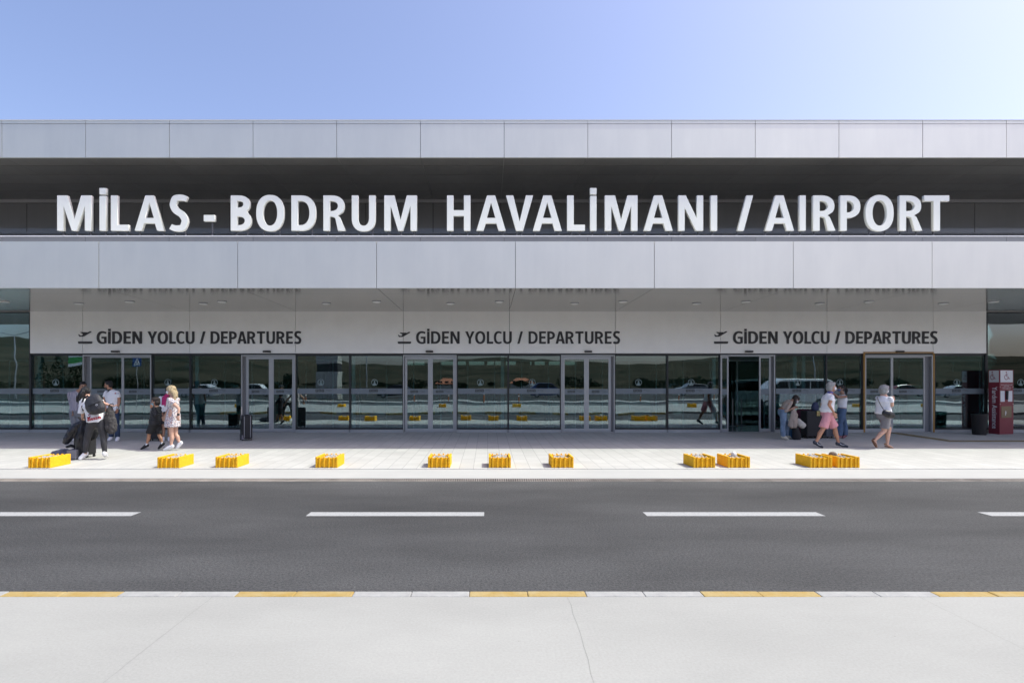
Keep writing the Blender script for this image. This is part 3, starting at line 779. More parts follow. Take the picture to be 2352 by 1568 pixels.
# ---------------------------------------------------------------- departures signs
def word_layout(word, gap=.12):
    x = 0; out = []
    for i, c in enumerate(word):
        out.append((c, x, GW[c])); x += GW[c] + (gap if not (c+word[i+1:i+2] in ('AR','PA','YO','LC')) else gap*.45)
    return out, x - gap
def dep_sign(conv, x_icon, words, where):
    yS = YW-.06
    t = thing('departures_sign', (WX(conv(x_icon[0]),YW), YW-.062, WZ(789,YW)), 'dark plane symbol and letters GİDEN YOLCU / DEPARTURES ' + where, 'sign', 'departures signs over the doors')
    z0, z1 = WZ(789.2,yS), WZ(761,yS); h = z1-z0
    for word, a, e in words:
        x0, x1 = WX(conv(a),yS), WX(conv(e),yS)
        lay, tot = word_layout(word); k = (x1-x0)/(tot*h)
        for c, xo, gw in lay:
            letter_obj(c, gw*h*k, h, x0+xo*h*k, yS-.012, z0, .018, M['signblack'], t, wu=gw)
    # icon
    a, e = WX(conv(x_icon[0]),yS), WX(conv(x_icon[1]),yS); u = (e-a)
    bar_ = [(0,.16),(0,.05),(.03,.012),(.07,0),(.93,0),(.97,.012),(1,.05),(1,.16)]
    plane = [(.02,.66),(.05,.68),(.13,.60),(.26,.58),(.35,.66),(.33,.70),(.16,.80),(.17,.83),(.22,.84),(.30,.825),(.64,.825),(.68,.80),(.82,.885),(.92,.885),(.94,.85),(.90,.81),(.60,.64),(.44,.54),(.34,.51),(.12,.50),(.08,.53)]
    me = outline_mesh([[(p[0]*u,p[1]*u) for p in bar_], [(p[0]*u,p[1]*u) for p in plane]], .018, 'icon')
    xf(me, 1, 1, a, yS-.012, z0); link('plane_symbol', me, M['signblack'], t)
dep_sign(r1, (495,583), [('GİDEN',612,897),('YOLCU',933,1228),('/',1262,1297),('DEPARTURES',1330,1902)], 'left of the other two')
dep_sign(r2, (413,497), [('GİDEN',529,803),('YOLCU',838,1132),('/',1167,1202),('DEPARTURES',1238,1815)], 'in the middle of the three')
dep_sign(r3, (232,320), [('GİDEN',352,633),('YOLCU',668,960),('/',995,1028),('DEPARTURES',1062,1641)], 'above the orange framed door')
# ---------------------------------------------------------------- planters
random.seed(21)
def planter_proto():
    t = thing('planter', (0,0,0), 'yellow', 'planter')
    W, D, H = .44, .55, .215
    b = MB()
    b.box(-W/2, -W/2+.045, 0, D, 0, H); b.box(W/2-.045, W/2, 0, D, 0, H)
    for y0, y1 in ((.022,.055),(D-.055,D-.022)): b.box(-W/2+.045, W/2-.045, y0, y1, 0.004, H-.022)
    b.box(-W/2+.045, W/2-.045, .055, D-.055, .01, .05)
    b.build('box', M['yellow'], t, bevel=.008, seg=2)
    for y0, y1 in ((-.004,.0215),(D-.0215,D+.004)):
        for i in range(4):
            x = -W/2+.045+.035 + (W-.09-.07)*i/3
            r = MB(); r.box(x-.017, x+.017, y0, y1, .002, H-.004+random.uniform(-.006,.006)); r.build('rib', M['yellow'], t, bevel=.007, seg=2)
    s_ = MB()
    bmm = bmesh.new()
    for i in range(46):
        r = random.uniform(.022,.05)
        x, y = random.uniform(-W/2+.085, W/2-.085), random.uniform(.09, D-.09)
        z = H-.058 + random.uniform(-.012,.024)
        mt_ = Matrix.Translation((x,y,z)) @ Matrix.Rotation(random.uniform(0,6),4,Vector((random.random(),random.random(),random.random()+.1)).normalized()) @ Matrix.Diagonal((r*random.uniform(.8,1.4),r,r*random.uniform(.6,1),1))
        g = bmesh.ops.create_icosphere(bmm, subdivisions=1, radius=1, matrix=mt_)
        for v in g['verts']: v.co += Vector((random.uniform(-1,1),random.uniform(-1,1),random.uniform(-1,1)))*r*.18
    bmesh.ops.create_cube(bmm, size=1, matrix=Matrix.Translation((0,D/2,H-.09)) @ Matrix.Diagonal((W-.1,D-.12,.06,1)))
    me = bpy.data.meshes.new('rubble'); bmm.to_mesh(me); bmm.free()
    o = link('rubble_fill', me, M['stone'], t); o['label'] = 'grey rubble and stones filling the planter'
    return t
def copy_tree(o, parent=None):
    c = o.copy(); COL.objects.link(c)
    if parent: c.parent = parent
    for ch in list(o.children): copy_tree(ch, c)
    return c
PR = planter_proto()
PL = [(67.3,112.2,'leftmost of all, beside the grey duffel bag'),
      (361,412,'in front of the woman in the floral dress'),
      (496,543.7,'in front of the lone black suitcase'),
      (724.7,774.5,'just right of the second door from the left'),
      (983,1033.4,'in front of the middle door, leftmost of the centre three'),
      (1124,1172,'middle one of the centre three'),
      (1268.4,1316,'rightmost of the centre three'),
      (1593,1640,'left one of the pair near the open door'),
      (1673.4,1722,'right one of the pair near the open door'),
      (1862.5,1911,'left one of the touching pair'),
      (1926,1973,'right one of the touching pair, with a brown stone on top')]
for i, (a, e, lab) in enumerate(PL):
    o = PR if i == 0 else copy_tree(PR)
    Y = 11.13 if i > 1 else 11.09
    o.location = ((WX(a,Y)+WX(e,Y))/2, Y, gz(Y)+.002)
    if i % 2: o.rotation_euler.z = R(180); o.location.y += .55
    if i in (7,): o.rotation_euler.z += R(1.5)
    tag(o, 'yellow ribbed concrete planter, ' + lab, 'planter', 'yellow planters along the pavement')
for j, (px_, yy) in enumerate(((150,1.0),(520,1.0),(760,1.2),(1010,.9),(1200,1.1),(1620,1.1),(2030,1.2),(2200,.9))):
    o = copy_tree(PR)
    Ym = 36.1-yy
    o.location = (WX(px_, Ym), -abs(yy)-.3, .002); o.rotation_euler.z = R(random.uniform(-4,4)) + (R(90) if j % 3 == 1 else 0)
    if abs(o.location.x) < 1: o.location.x += 2
    tag(o, 'yellow planter on the traffic island, seen only reflected in the glass', 'planter', 'planters on the traffic island')
# loose stones lying on two planters
def rock(loc, r, m_, lab, sd):
    random.seed(sd); bmm = bmesh.new(); bmesh.ops.create_icosphere(bmm, subdivisions=3, radius=r)
    for v in bmm.verts: v.co *= 1 + .35*noise.noise(v.co*9/r*.06 + Vector((sd,0,0))) + .15*noise.noise(v.co*30+Vector((sd,0,0)))
    me = bpy.data.meshes.new('rock'); bmm.to_mesh(me); bmm.free(); me.transform(Matrix.Translation(loc))
    return tag(link('stone', me, m_), lab, 'stone')
Y = 11.13
rock((WX(1697,Y), Y+.25, .235), .055, mat('pale_stone', (.6,.59,.57), .8), 'pale round stone lying on the right planter of the pair near the open door', 3)
rock((WX(1934,Y), Y+.3, .235), .065, mat('brown_stone', (.16,.12,.09), .9, var=.4, vscale=20), 'brown jagged stone on the planter at the right end of the row', 8)

# ---------------------------------------------------------------- cloth and skin materials
M['denim'] = mat('denim', (.075,.125,.215), .85, var=.25, vscale=9, bump=.3, bscale=200)
M['denim_dark'] = mat('dark_denim', (.025,.045,.09), .85, var=.3, vscale=8, bump=.3, bscale=200)
M['denim_pale'] = mat('pale_denim', (.16,.23,.33), .85, var=.3, vscale=10, bump=.3, bscale=200)
M['tee'] = mat('white_cotton', (.72,.72,.74), .85, var=.04, vscale=5, bump=.25, bscale=60)
M['blackc'] = mat('black_cotton', (.014,.014,.016), .8, var=.4, vscale=7, bump=.4, bscale=50)
M['legg'] = mat('charcoal_leggings', (.03,.03,.034), .7, var=.3, vscale=9)
M['greyc'] = mat('grey_cloth', (.20,.19,.20), .9, var=.12, vscale=8, bump=.3, bscale=60)
M['greytr'] = mat('grey_trousers', (.19,.20,.22), .85, var=.12, vscale=8)
M['pink'] = mat('pink_cotton', (.64,.29,.32), .85, var=.08, vscale=9, bump=.3, bscale=50)
M['beige'] = mat('beige_cloth', (.38,.31,.26), .9, var=.1, vscale=9, bump=.3, bscale=60)
M['cream'] = mat('cream_cloth', (.52,.49,.43), .9, var=.1, vscale=9, bump=.3, bscale=60)
M['magenta'] = mat('magenta_cloth', (.42,.02,.13), .8)
M['mask'] = mat('white_mask', (.78,.78,.80), .8)
M['mask_blue'] = mat('blue_mask', (.22,.50,.58), .8)
M['mask_navy'] = mat('slate_mask', (.10,.14,.26), .8)
M['shoe_w'] = mat('white_trainer', (.74,.74,.76), .6, var=.06, vscale=30)
M['shoe_k'] = mat('black_trainer', (.015,.015,.017), .6)
M['shoe_n'] = mat('navy_trainer', (.022,.028,.045), .6)
M['shoe_b'] = mat('brown_leather', (.15,.07,.04), .6)
M['shoe_t'] = mat('tan_leather', (.34,.20,.11), .6)
M['shoe_p'] = mat('rose_trainer', (.30,.13,.15), .7)
M['shoe_c'] = mat('cream_trainer', (.50,.48,.40), .7)
M['collar'] = mat('blue_collar', (.08,.09,.28), .85)
M['belt'] = mat('woven_belt', (.30,.24,.14), .8)
M['leather'] = mat('black_leather', (.010,.010,.011), .28, bump=.2, bscale=90)
M['nylon'] = mat('charcoal_nylon', (.03,.03,.034), .6, var=.3, vscale=14, bump=.35, bscale=25)
M['hair_k'] = mat('black_hair', (.010,.009,.010), .38, var=.5, vscale=30, stretch=(4,4,.6), bump=.8, bscale=50)
M['hair_br'] = mat('dark_brown_hair', (.022,.013,.010), .45, var=.5, vscale=30, stretch=(4,4,.6), bump=.8, bscale=50)
M['hair_g'] = mat('grey_hair', (.33,.33,.32), .55, var=.4, vscale=35, stretch=(3,3,1), bump=1, bscale=45)
M['hair_bl'] = mat('blond_hair', (.42,.30,.17), .45, var=.55, vscale=26, stretch=(4,4,.5), bump=.9, bscale=50, col2=(.62,.50,.30))
M['eye'] = mat('eye_dark', (.02,.015,.012), .2)
M['lip'] = mat('lips', (.30,.10,.09), .5)
M['print'] = mat('red_print', (.42,.01,.02), .7)
M['blueprint'] = mat('blue_print', (.06,.10,.30), .7)
M['watch'] = mat('watch_steel', (.4,.4,.4), .3, .8)
def skin_mat(name, c):
    m = mat(name, c, .5, var=.08, vscale=8); m.node_tree.nodes['Principled BSDF'].inputs['Subsurface Weight'].default_value = .0
    return m
M['skin_a'] = skin_mat('skin_tanned', (.40,.20,.12)); M['skin_b'] = skin_mat('skin_light', (.56,.33,.24)); M['skin_c'] = skin_mat('skin_olive', (.34,.185,.12))
# striped shirt
m = mat('striped_shirt', (.6,.6,.63), .85); M['stripe'] = m; n, l, b = nodes(m)
tc = n.new('ShaderNodeTexCoord'); wv = n.new('ShaderNodeTexWave'); wv.bands_direction = 'X'; wv.inputs['Scale'].default_value = 11.5; wv.inputs['Distortion'].default_value = 1.2; wv.inputs['Detail Scale'].default_value = .4
mp = n.new('ShaderNodeMapping'); mp.inputs['Scale'].default_value = (1,.25,.15)
r = n.new('ShaderNodeValToRGB'); r.color_ramp.interpolation = 'CONSTANT'; r.color_ramp.elements[0].color = (.035,.04,.10,1); r.color_ramp.elements[1].position = .42; r.color_ramp.elements[1].color = (.50,.49,.53,1)
e_ = r.color_ramp.elements.new(.80); e_.color = (.30,.15,.18,1); e_ = r.color_ramp.elements.new(.88); e_.color = (.50,.49,.53,1)
l.new(tc.outputs['Object'], mp.inputs[0]); l.new(mp.outputs[0], wv.inputs[0]); l.new(wv.outputs[0], r.inputs[0]); l.new(r.outputs[0], b.inputs['Base Color'])
# floral dress
def speckle(name, base, c1, c2, sc):
    m = mat(name, base, .85); n, l, b = nodes(m)
    tc = n.new('ShaderNodeTexCoord'); v = n.new('ShaderNodeTexVoronoi'); v.inputs['Scale'].default_value = sc; v2 = n.new('ShaderNodeTexVoronoi'); v2.inputs['Scale'].default_value = sc*.8
    ns = n.new('ShaderNodeTexNoise'); ns.inputs['Scale'].default_value = sc*1.2
    l.new(tc.outputs['Object'], v.inputs['Vector']); l.new(tc.outputs['Object'], ns.inputs['Vector'])
    ad = n.new('ShaderNodeVectorMath'); ad.operation = 'ADD'; ad.inputs[1].default_value = (3.3,1.7,2.2); l.new(tc.outputs['Object'], ad.inputs[0]); l.new(ad.outputs[0], v2.inputs['Vector'])
    def thr(src, t):
        x = n.new('ShaderNodeMath'); x.operation = 'LESS_THAN'; x.inputs[1].default_value = t; l.new(src, x.inputs[0]); return x.outputs[0]
    a1 = n.new('ShaderNodeMix'); a1.data_type = 'RGBA'; a1.inputs[6].default_value = (*base,1); a1.inputs[7].default_value = (*c1,1); l.new(thr(v.outputs['Distance'], .40), a1.inputs[0])
    a2 = n.new('ShaderNodeMix'); a2.data_type = 'RGBA'; a2.inputs[7].default_value = (*c2,1); l.new(a1.outputs[2], a2.inputs[6]); l.new(thr(v2.outputs['Distance'], .30), a2.inputs[0])
    l.new(a2.outputs[2], b.inputs['Base Color'])
    return m
M['floral'] = speckle('floral_print', (.66,.62,.62), (.06,.06,.14), (.42,.17,.10), 40)
M['puffer'] = mat('black_quilted', (.012,.013,.018), .45, bump=0); n, l, b = nodes(M['puffer'])
tc = n.new('ShaderNodeTexCoord'); wv = n.new('ShaderNodeTexWave'); wv.bands_direction = 'Z'; wv.inputs['Scale'].default_value = 7; bp = n.new('ShaderNodeBump'); bp.inputs['Strength'].default_value = .8; bp.inputs['Distance'].default_value = .02
l.new(tc.outputs['Object'], wv.inputs[0]); l.new(wv.outputs[0], bp.inputs['Height']); l.new(bp.outputs[0], b.inputs['Normal'])

# ---------------------------------------------------------------- figures
def V3(*a): return Vector(a)
class Vol:
    """closed shapes merged into one continuous skin by a voxel remesh"""
    def __init__(s, flat=.9): s.v, s.f, s.flat = [], [], flat
    def loft(s, st, lat=Vector((1,0,0)), n=14):
        """st: list of (centre, ru, rv)"""
        c = [Vector(a[0]) for a in st]; rings = []
        N = len(st)
        for i in range(N):
            a = (c[min(i+1,N-1)] - c[max(i-1,0)])
            a = a.normalized() if a.length > 1e-6 else Vector((0,0,1))
            u = lat - a*lat.dot(a)
            if u.length < 1e-3: u = a.orthogonal()
            u.normalize(); v = a.cross(u)
            rings.append((c[i], u, v, a, st[i][1], st[i][2]))
        allr = []
        c0, u, v, a, ru, rv = rings[0]; rm = min(ru, rv)
        for t in (.35, .8): allr.append((c0 - a*rm*math.cos(math.asin(t))*s.flat, u, v, ru*t, rv*t))
        for q in rings: allr.append((q[0], q[1], q[2], q[4], q[5]))
        c1, u, v, a, ru, rv = rings[-1]; rm = min(ru, rv)
        for t in (.8, .35): allr.append((c1 + a*rm*math.cos(math.asin(t))*s.flat, u, v, ru*t, rv*t))
        base = len(s.v)
        for (cc, u, v, ru, rv) in allr:
            for k in range(n):
                t = 2*math.pi*k/n; s.v.append(cc + u*math.cos(t)*ru + v*math.sin(t)*rv)
        for i in range(len(allr)-1):
            for k in range(n):
                k2 = (k+1) % n
                s.f.append((base+i*n+k, base+i*n+k2, base+(i+1)*n+k2, base+(i+1)*n+k))
        s.f.append(tuple(base+k for k in range(n))[::-1]); s.f.append(tuple(base+(len(allr)-1)*n+k for k in range(n)))
        return s
    def cap(s, p, q, r1, r2, n=12): return s.loft([(Vector(p),r1,r1),(Vector(q),r2,r2)], Vector((.31,.9,.2)), n)
    def ell(s, c, r, rot=None, n=14):
        c = Vector(c); rot = rot or Matrix.Identity(3); base = len(s.v); m_ = 9
        for i in range(1, m_):
            ph = math.pi*i/m_
            for k in range(n):
                t = 2*math.pi*k/n
                s.v.append(c + rot @ Vector((r[0]*math.sin(ph)*math.cos(t), r[1]*math.sin(ph)*math.sin(t), r[2]*math.cos(ph))))
        for i in range(m_-2):
            for k in range(n): k2 = (k+1) % n; s.f.append((base+i*n+k, base+(i+1)*n+k, base+(i+1)*n+k2, base+i*n+k2))
        s.f.append(tuple(base+k for k in range(n))); s.f.append(tuple(base+(m_-2)*n+k for k in range(n))[::-1])
        return s
    def box(s, c, h, rot=None):
        c = Vector(c); rot = rot or Matrix.Identity(3); base = len(s.v)
        s.v += [c + rot @ Vector((x*h[0],y*h[1],z*h[2])) for z in (-1,1) for x,y in ((-1,-1),(1,-1),(1,1),(-1,1))]
        s.f += [tuple(base+i for i in f) for f in [(0,3,2,1),(4,5,6,7),(0,1,5,4),(1,2,6,5),(2,3,7,6),(3,0,4,7)]]
        return s
    def mesh(s, vox=.009, smooth=3, noise_amp=0, noise_f=9, seed=0, anis=(1,1,1), fold=0):
        me = bpy.data.meshes.new('vol'); me.from_pydata(s.v, [], s.f)
        bm = bmesh.new(); bm.from_mesh(me); bmesh.ops.recalc_face_normals(bm, faces=bm.faces); bm.to_mesh(me); bm.free()
        o = bpy.data.objects.new('vol', me); COL.objects.link(o)
        r = o.modifiers.new('r', 'REMESH'); r.mode = 'VOXEL'; r.voxel_size = vox
        if smooth:
            q = o.modifiers.new('s', 'SMOOTH'); q.iterations = smooth; q.factor = .6
        dg = bpy.context.evaluated_depsgraph_get()
        out = bpy.data.meshes.new_from_object(o.evaluated_get(dg))
        bpy.data.objects.remove(o); bpy.data.meshes.remove(me)
        if noise_amp:
            cos = [(v.co.copy(), v.normal.copy()) for v in out.vertices]
            for v, (co, no) in zip(out.vertices, cos):
                p_ = Vector((co.x*anis[0], co.y*anis[1], co.z*anis[2]))*noise_f + Vector((seed*7.1,0,0))
                d = noise.noise(p_) + .5*noise.noise(p_*2.3)
                v.co = co + no*noise_amp*d
        return out
def project_print(me, target, d=.004, direction=Vector((0,1,0))):
    """lay a flat print onto the surface of a garment (both in world coordinates)"""
    off = ORG[target]
    bv = BVHTree.FromPolygons([v.co + off for v in target.data.vertices], [tuple(p.vertices) for p in target.data.polygons])
    miss, ysum = [], []
    for v in me.vertices:
        h, no, i_, dist = bv.ray_cast(v.co - direction*2, direction, 4)
        if h: v.co = h - direction*d; ysum.append(v.co.y)
        else: miss.append(v)
    for v in miss: v.co.y = (sum(ysum)/len(ysum) if ysum else off.y)
    return me

def person(lab, X, Y, s, z0, P, face, H=1.7, b=1.0, skin='skin_a', hair=None, top=None, bottom=None, shoes='shoe_w', mask=None, group=None,
           headpitch=0, headyaw=None, seed=1, beard=False, eyes=True, vox=.008):
    """P: joints as (x px, y px, depth m) measured on an enlargement with s metres per px, z0 = (x0, yfoot).
       face: heading in degrees (0 = to the right, 180 = to the left, -90 = to the camera, 90 = away)."""
    base = Vector((X, Y, gz(Y)))
    t = thing('person', base, lab, 'person', group)
    def J(k):
        q = P[k]; dy = q[2] if len(q) > 2 else 0; kk = (Y+dy)/Y; zg = gz(Y)
        return Vector(((X + (q[0]-z0[0])*s)*kk, Y+dy, CH - (CH - zg - (z0[1]-q[1])*s)*kk))
    k = H/1.75; fa = R(face)
    fwd = Vector((math.cos(fa), math.sin(fa), 0)); lat = Vector((-math.sin(fa), math.cos(fa), 0))
    pel, che, nek, hd = J('pel'), J('che'), J('nek'), J('head')
    sw, hw = P.get('sw', .17*k*b), P.get('hw', .088*k*b)
    D = {'face': fwd, 'lat': lat}
    shl = J('shL') if 'shL' in P else che + lat*sw
    shr = J('shR') if 'shR' in P else che - lat*sw
    hpl = J('hpL') if 'hpL' in P else pel + lat*hw
    hpr = J('hpR') if 'hpR' in P else pel - lat*hw
    arms = [(shl, J('elL'), J('wrL'), P.get('haL')), (shr, J('elR'), J('wrR'), P.get('haR'))]
    legs = [(hpl, J('knL'), J('anL'), J('toL')), (hpr, J('knR'), J('anR'), J('toR'))]
    # ---- body
    v = Vol()
    mid = pel.lerp(che, .45); bk = b*k
    tors = [(pel - Vector((0,0,.06*k)), .145*bk, .105*bk), (pel + Vector((0,0,.03*k)), .165*bk, .118*bk), (mid, .130*bk, .095*bk), (pel.lerp(che,.78), .158*bk, .108*bk), (che, .145*bk, .085*bk), (che.lerp(nek,.5), .085*bk, .065*bk)]
    v.loft(tors, lat, 18)
    up = (hd - nek).normalized()
    v.cap(che.lerp(nek,.3), nek.lerp(hd,.55), .056*k, .050*k)
    hf = Vector((math.cos(R(face if headyaw is None else headyaw)), math.sin(R(face if headyaw is None else headyaw)), 0))
    hl = Vector((-hf.y, hf.x, 0))
    hf = (hf*math.cos(R(headpitch)) + Vector((0,0,1))*math.sin(R(headpitch))).normalized(); hu = hf.cross(hl).normalized()
    HM = Matrix((hf, hl, hu)).transposed()    # columns: forward, left, up
    q = k**.5*1.0 if H < 1.5 else k
    def hp(f, l_, u): return hd + HM @ Vector((f*q, l_*q, u*q))
    v.ell(hp(-.008,0,.018), (.096*q,.076*q,.098*q), HM, 18)
    v.ell(hp(.022,0,-.045), (.068*q,.058*q,.070*q), HM, 16)
    v.ell(hp(.066,0,-.088), (.024*q,.026*q,.020*q), HM, 10)
    v.cap(hp(.086,0,.012), hp(.107,0,-.026), .009*q, .0145*q, 8)
    v.ell(hp(.086,0,-.060), (.012*q,.024*q,.011*q), HM, 10)
    for sgn in (1,-1):
        v.ell(hp(-.004,.078*sgn,-.018), (.018*q,.008*q,.030*q), HM, 10)
        v.ell(hp(.070,.032*sgn,.036), (.018*q,.026*q,.009*q), HM, 8)
    for (a, e, w_, ha) in arms:
        v.cap(a, e, .046*bk, .037*bk); v.cap(e, w_, .037*bk, .024*k)
        v.ell(a.lerp(e,.35), (.046*bk,.046*bk,.07*k), None, 10) if abs((e-a).normalized().z) > .8 else None
        dr_ = (w_-e).normalized() if ha is None else Vector(ha).normalized()
        pn = dr_.cross(fwd)
        if pn.length < .3: pn = dr_.cross(Vector((0,0,1)))
        pn.normalize(); across = pn.cross(dr_).normalized()
        curl = (fwd*.25 - dr_*0.0)
        palm = w_ + dr_*.045*k
        v.loft([(w_, .026*k, .020*k), (palm, .040*k, .016*k), (w_+dr_*.085*k, .038*k, .014*k)], across, 10)
        for j_ in range(4):
            o0 = w_ + dr_*.088*k + across*((j_-1.5)*.020*k)
            L_ = (.068,.078,.073,.058)[j_]*k
            k1 = o0 + (dr_*.9 + pn*.25*(1 if j_ < 9 else -1)).normalized()*L_*.5
            k2 = k1 + (dr_*.6 + pn*.8).normalized()*L_*.5
            v.cap(o0 - dr_*.015, k1, .0092*k, .0085*k, 7); v.cap(k1, k2, .0085*k, .0072*k, 7)
        th0 = w_ + dr_*.03*k + across*.030*k*(1 if across.dot(fwd) >= 0 else -1)
        ad_ = across*(1 if across.dot(fwd) >= 0 else -1)
        th1 = th0 + (dr_*.7 + ad_*.6).normalized()*.035*k; th2 = th1 + (dr_*.9 + ad_*.1 + pn*.3).normalized()*.03*k
        v.cap(th0, th1, .012*k, .0105*k, 7); v.cap(th1, th2, .0105*k, .0085*k, 7)
    for (hp_, kn, an, to) in legs:
        v.cap(hp_, kn, .084*bk, .054*bk, 14); v.cap(kn, an, .050*bk, .034*k*min(b,1.1), 12)
        ax = (an-kn).normalized(); bkd = -fwd
        v.loft([(kn.lerp(an,.1)+bkd*.008, .046*bk, .046*bk), (kn.lerp(an,.32)+bkd*.020*k, .052*bk, .050*bk), (kn.lerp(an,.6)+bkd*.008, .040*bk, .038*bk)], lat, 12)
        v.loft([(an + (an-to).normalized()*.02, .034*k,.036*k), (an.lerp(to,.5)-Vector((0,0,.0)), .036*k,.030*k), (to, .038*k,.018*k)], lat, 10)
    me = v.mesh(vox, 2)
    ms = [M[skin], M['eye'], M['lip']]
    if beard: ms.append(M[hair[1]])
    HMi = HM.transposed()
    for p_ in me.polygons:
        lc = HMi @ (p_.center - hd) / q
        if lc.x > .05 and lc.length < .16:
            if not mask and .085 > lc.x and abs(abs(lc.y)-.032) < .015 and abs(lc.z-.016) < .0065: p_.material_index = 1
            elif mask and abs(abs(lc.y)-.032) < .015 and abs(lc.z-.016) < .0065: p_.material_index = 1
            elif abs(lc.y) < .024 and abs(lc.z+.060) < .009: p_.material_index = 2
            elif abs(abs(lc.y)-.032) < .020 and abs(lc.z-.038) < .005: p_.material_index = 1
        if beard and lc.x > .03 and lc.length < .16 and (lc.z < -.068 or (lc.z < -.04 and abs(lc.y) > .03)) and lc.z > -.13 and p_.material_index == 0: p_.material_index = 3
    o = link('body', me, ms, t, smooth=True)
    # ---- hair
    if hair:
        kind, hm = hair[0], M[hair[1]]; v = Vol()
        if kind == 'short':
            v.ell(hp(-.026,0,.040), (.092*q,.083*q,.092*q), HM, 16); v.ell(hp(-.05,0,-.01), (.060*q,.074*q,.070*q), HM, 14); v.ell(hp(.03,0,.090), (.052*q,.06*q,.028*q), HM, 12)
        elif kind == 'full':
            v.ell(hp(-.030,0,.038), (.106*q,.090*q,.095*q), HM, 16); v.ell(hp(-.06,0,-.03), (.075*q,.088*q,.085*q), HM, 14); v.ell(hp(.035,0,.088), (.055*q,.07*q,.038*q), HM, 12)
        elif kind == 'bob':
            v.ell(hp(-.028,0,.030), (.125*q,.108*q,.110*q), HM, 16); v.ell(hp(-.05,0,-.055), (.088*q,.102*q,.080*q), HM, 14); v.ell(hp(.04,0,.080), (.062*q,.08*q,.045*q), HM, 12)
        elif kind == 'pony':
            v.ell(hp(-.020,0,.036), (.104*q,.086*q,.092*q), HM, 16); v.ell(hp(-.04,0,-.01), (.075*q,.080*q,.075*q), HM, 14)
            pts = [hp(-.10,0,.035), hp(-.155,0,.02), hp(-.175,0,-.05), hp(-.165,0,-.14), hp(-.15,0,-.20)]
            v.loft([(pts[0],.025,.025),(pts[1],.036,.034),(pts[2],.042,.036),(pts[3],.034,.028),(pts[4],.014,.012)], lat, 10)
        elif kind == 'long':
            v.ell(hp(-.020,0,.034), (.108*q,.090*q,.096*q), HM, 16)
            drop = hair[2] if len(hair) > 2 else .34
            sd = hair[3] if len(hair) > 3 else Vector((0,0,0))
            for off_ in (-.055, -.02, .02, .055):
                a0 = hp(-.055,off_,.0)
                jt = random.uniform(.85,1.1)
                v.loft([(a0,.045,.045),(a0+Vector((0,0,-drop*.35))+sd*.5,.046,.040),(a0+Vector((0,0,-drop*.7*jt))+sd*.9,.040,.034),(a0+Vector((0,0,-drop*jt))+sd,.018,.016)], hl, 10)
        link('hair', v.mesh(.008, 2, .010, 28, seed, (1,1,.45)), hm, t, smooth=True)
    if mask:
        v = Vol(); dz = mask[1] if len(mask) > 1 else 0
        v.ell(hp(.060,0,-.042+dz), (.052*q,.062*q,.050*q), HM, 16); v.ell(hp(.094,0,-.030+dz), (.022*q,.022*q,.028*q), HM, 12)
        o = link('face_mask', v.mesh(.006, 2), M[mask[0]], t, smooth=True)
        b_ = MB()
        for sgn in (1,-1):
            b_.bar(hp(.060,.066*sgn,-.02+dz), hp(-.006,.084*sgn,.004), .004, .004); b_.bar(hp(.055,.066*sgn,-.06+dz), hp(-.010,.084*sgn,-.036), .004, .004)
        b_.build('ear_loop', M[mask[0]], o)
    # ---- clothes
    D.update(t=t, pel=pel, che=che, nek=nek, hd=hd, arms=arms, legs=legs, hp=hp, k=k, b=b, lat=lat, fwd=fwd, HM=HM)
    if top:
        mt_, sleeve, hem, ease = top[0], top[1], top[2], top[3]
        v = Vol(.06); g = 1 + ease
        hz = pel + Vector((0,0,-hem*k)) + (pel-che).normalized()*0
        st = [(hz, .165*bk*g, .120*bk*g)] if hem > -.05 else []
        if hem <= -.05: st = [(pel.lerp(che, .18), .150*bk*g, .112*bk*g)]
        else: st.append((pel + Vector((0,0,.04)), .170*bk*g, .125*bk*g))
        st += [(mid, .146*bk*g, .112*bk*g), (pel.lerp(che,.78), .168*bk*g, .122*bk*g), (che, .152*bk, .094*bk), (che.lerp(nek,.55), .085*bk, .070*bk)]
        v.loft(st, lat, 20)
        for (a, e, w_, ha) in arms:
            if sleeve >= 1:
                v.flat = .9; v.cap(a, e, .056*bk*g, .047*bk*g); v.flat = .1; v.loft([(e,.047*bk*g,.047*bk*g),(e.lerp(w_, min(1,sleeve-1)+.001),.038*k*g,.038*k*g)], Vector((.31,.9,.2)), 12)
            elif sleeve > 0:
                v.flat = .9; v.cap(a, a.lerp(e,.25), .052*bk, .052*bk); v.flat = .06; v.loft([(a,.052*bk,.052*bk),(a.lerp(e,.3),.054*bk*g,.054*bk*g),(a.lerp(e,sleeve),.057*bk*g,.057*bk*g)], Vector((.3,.9,.2)), 14)
            else: v.ell(a.lerp(che,.25), (.05*bk,.05*bk,.05*bk))
        D['top'] = link('shirt' if len(top) < 5 else top[4], v.mesh(.009, 3, .008, 8, seed, (1.2,1.2,.7)), M[mt_], t, smooth=True)
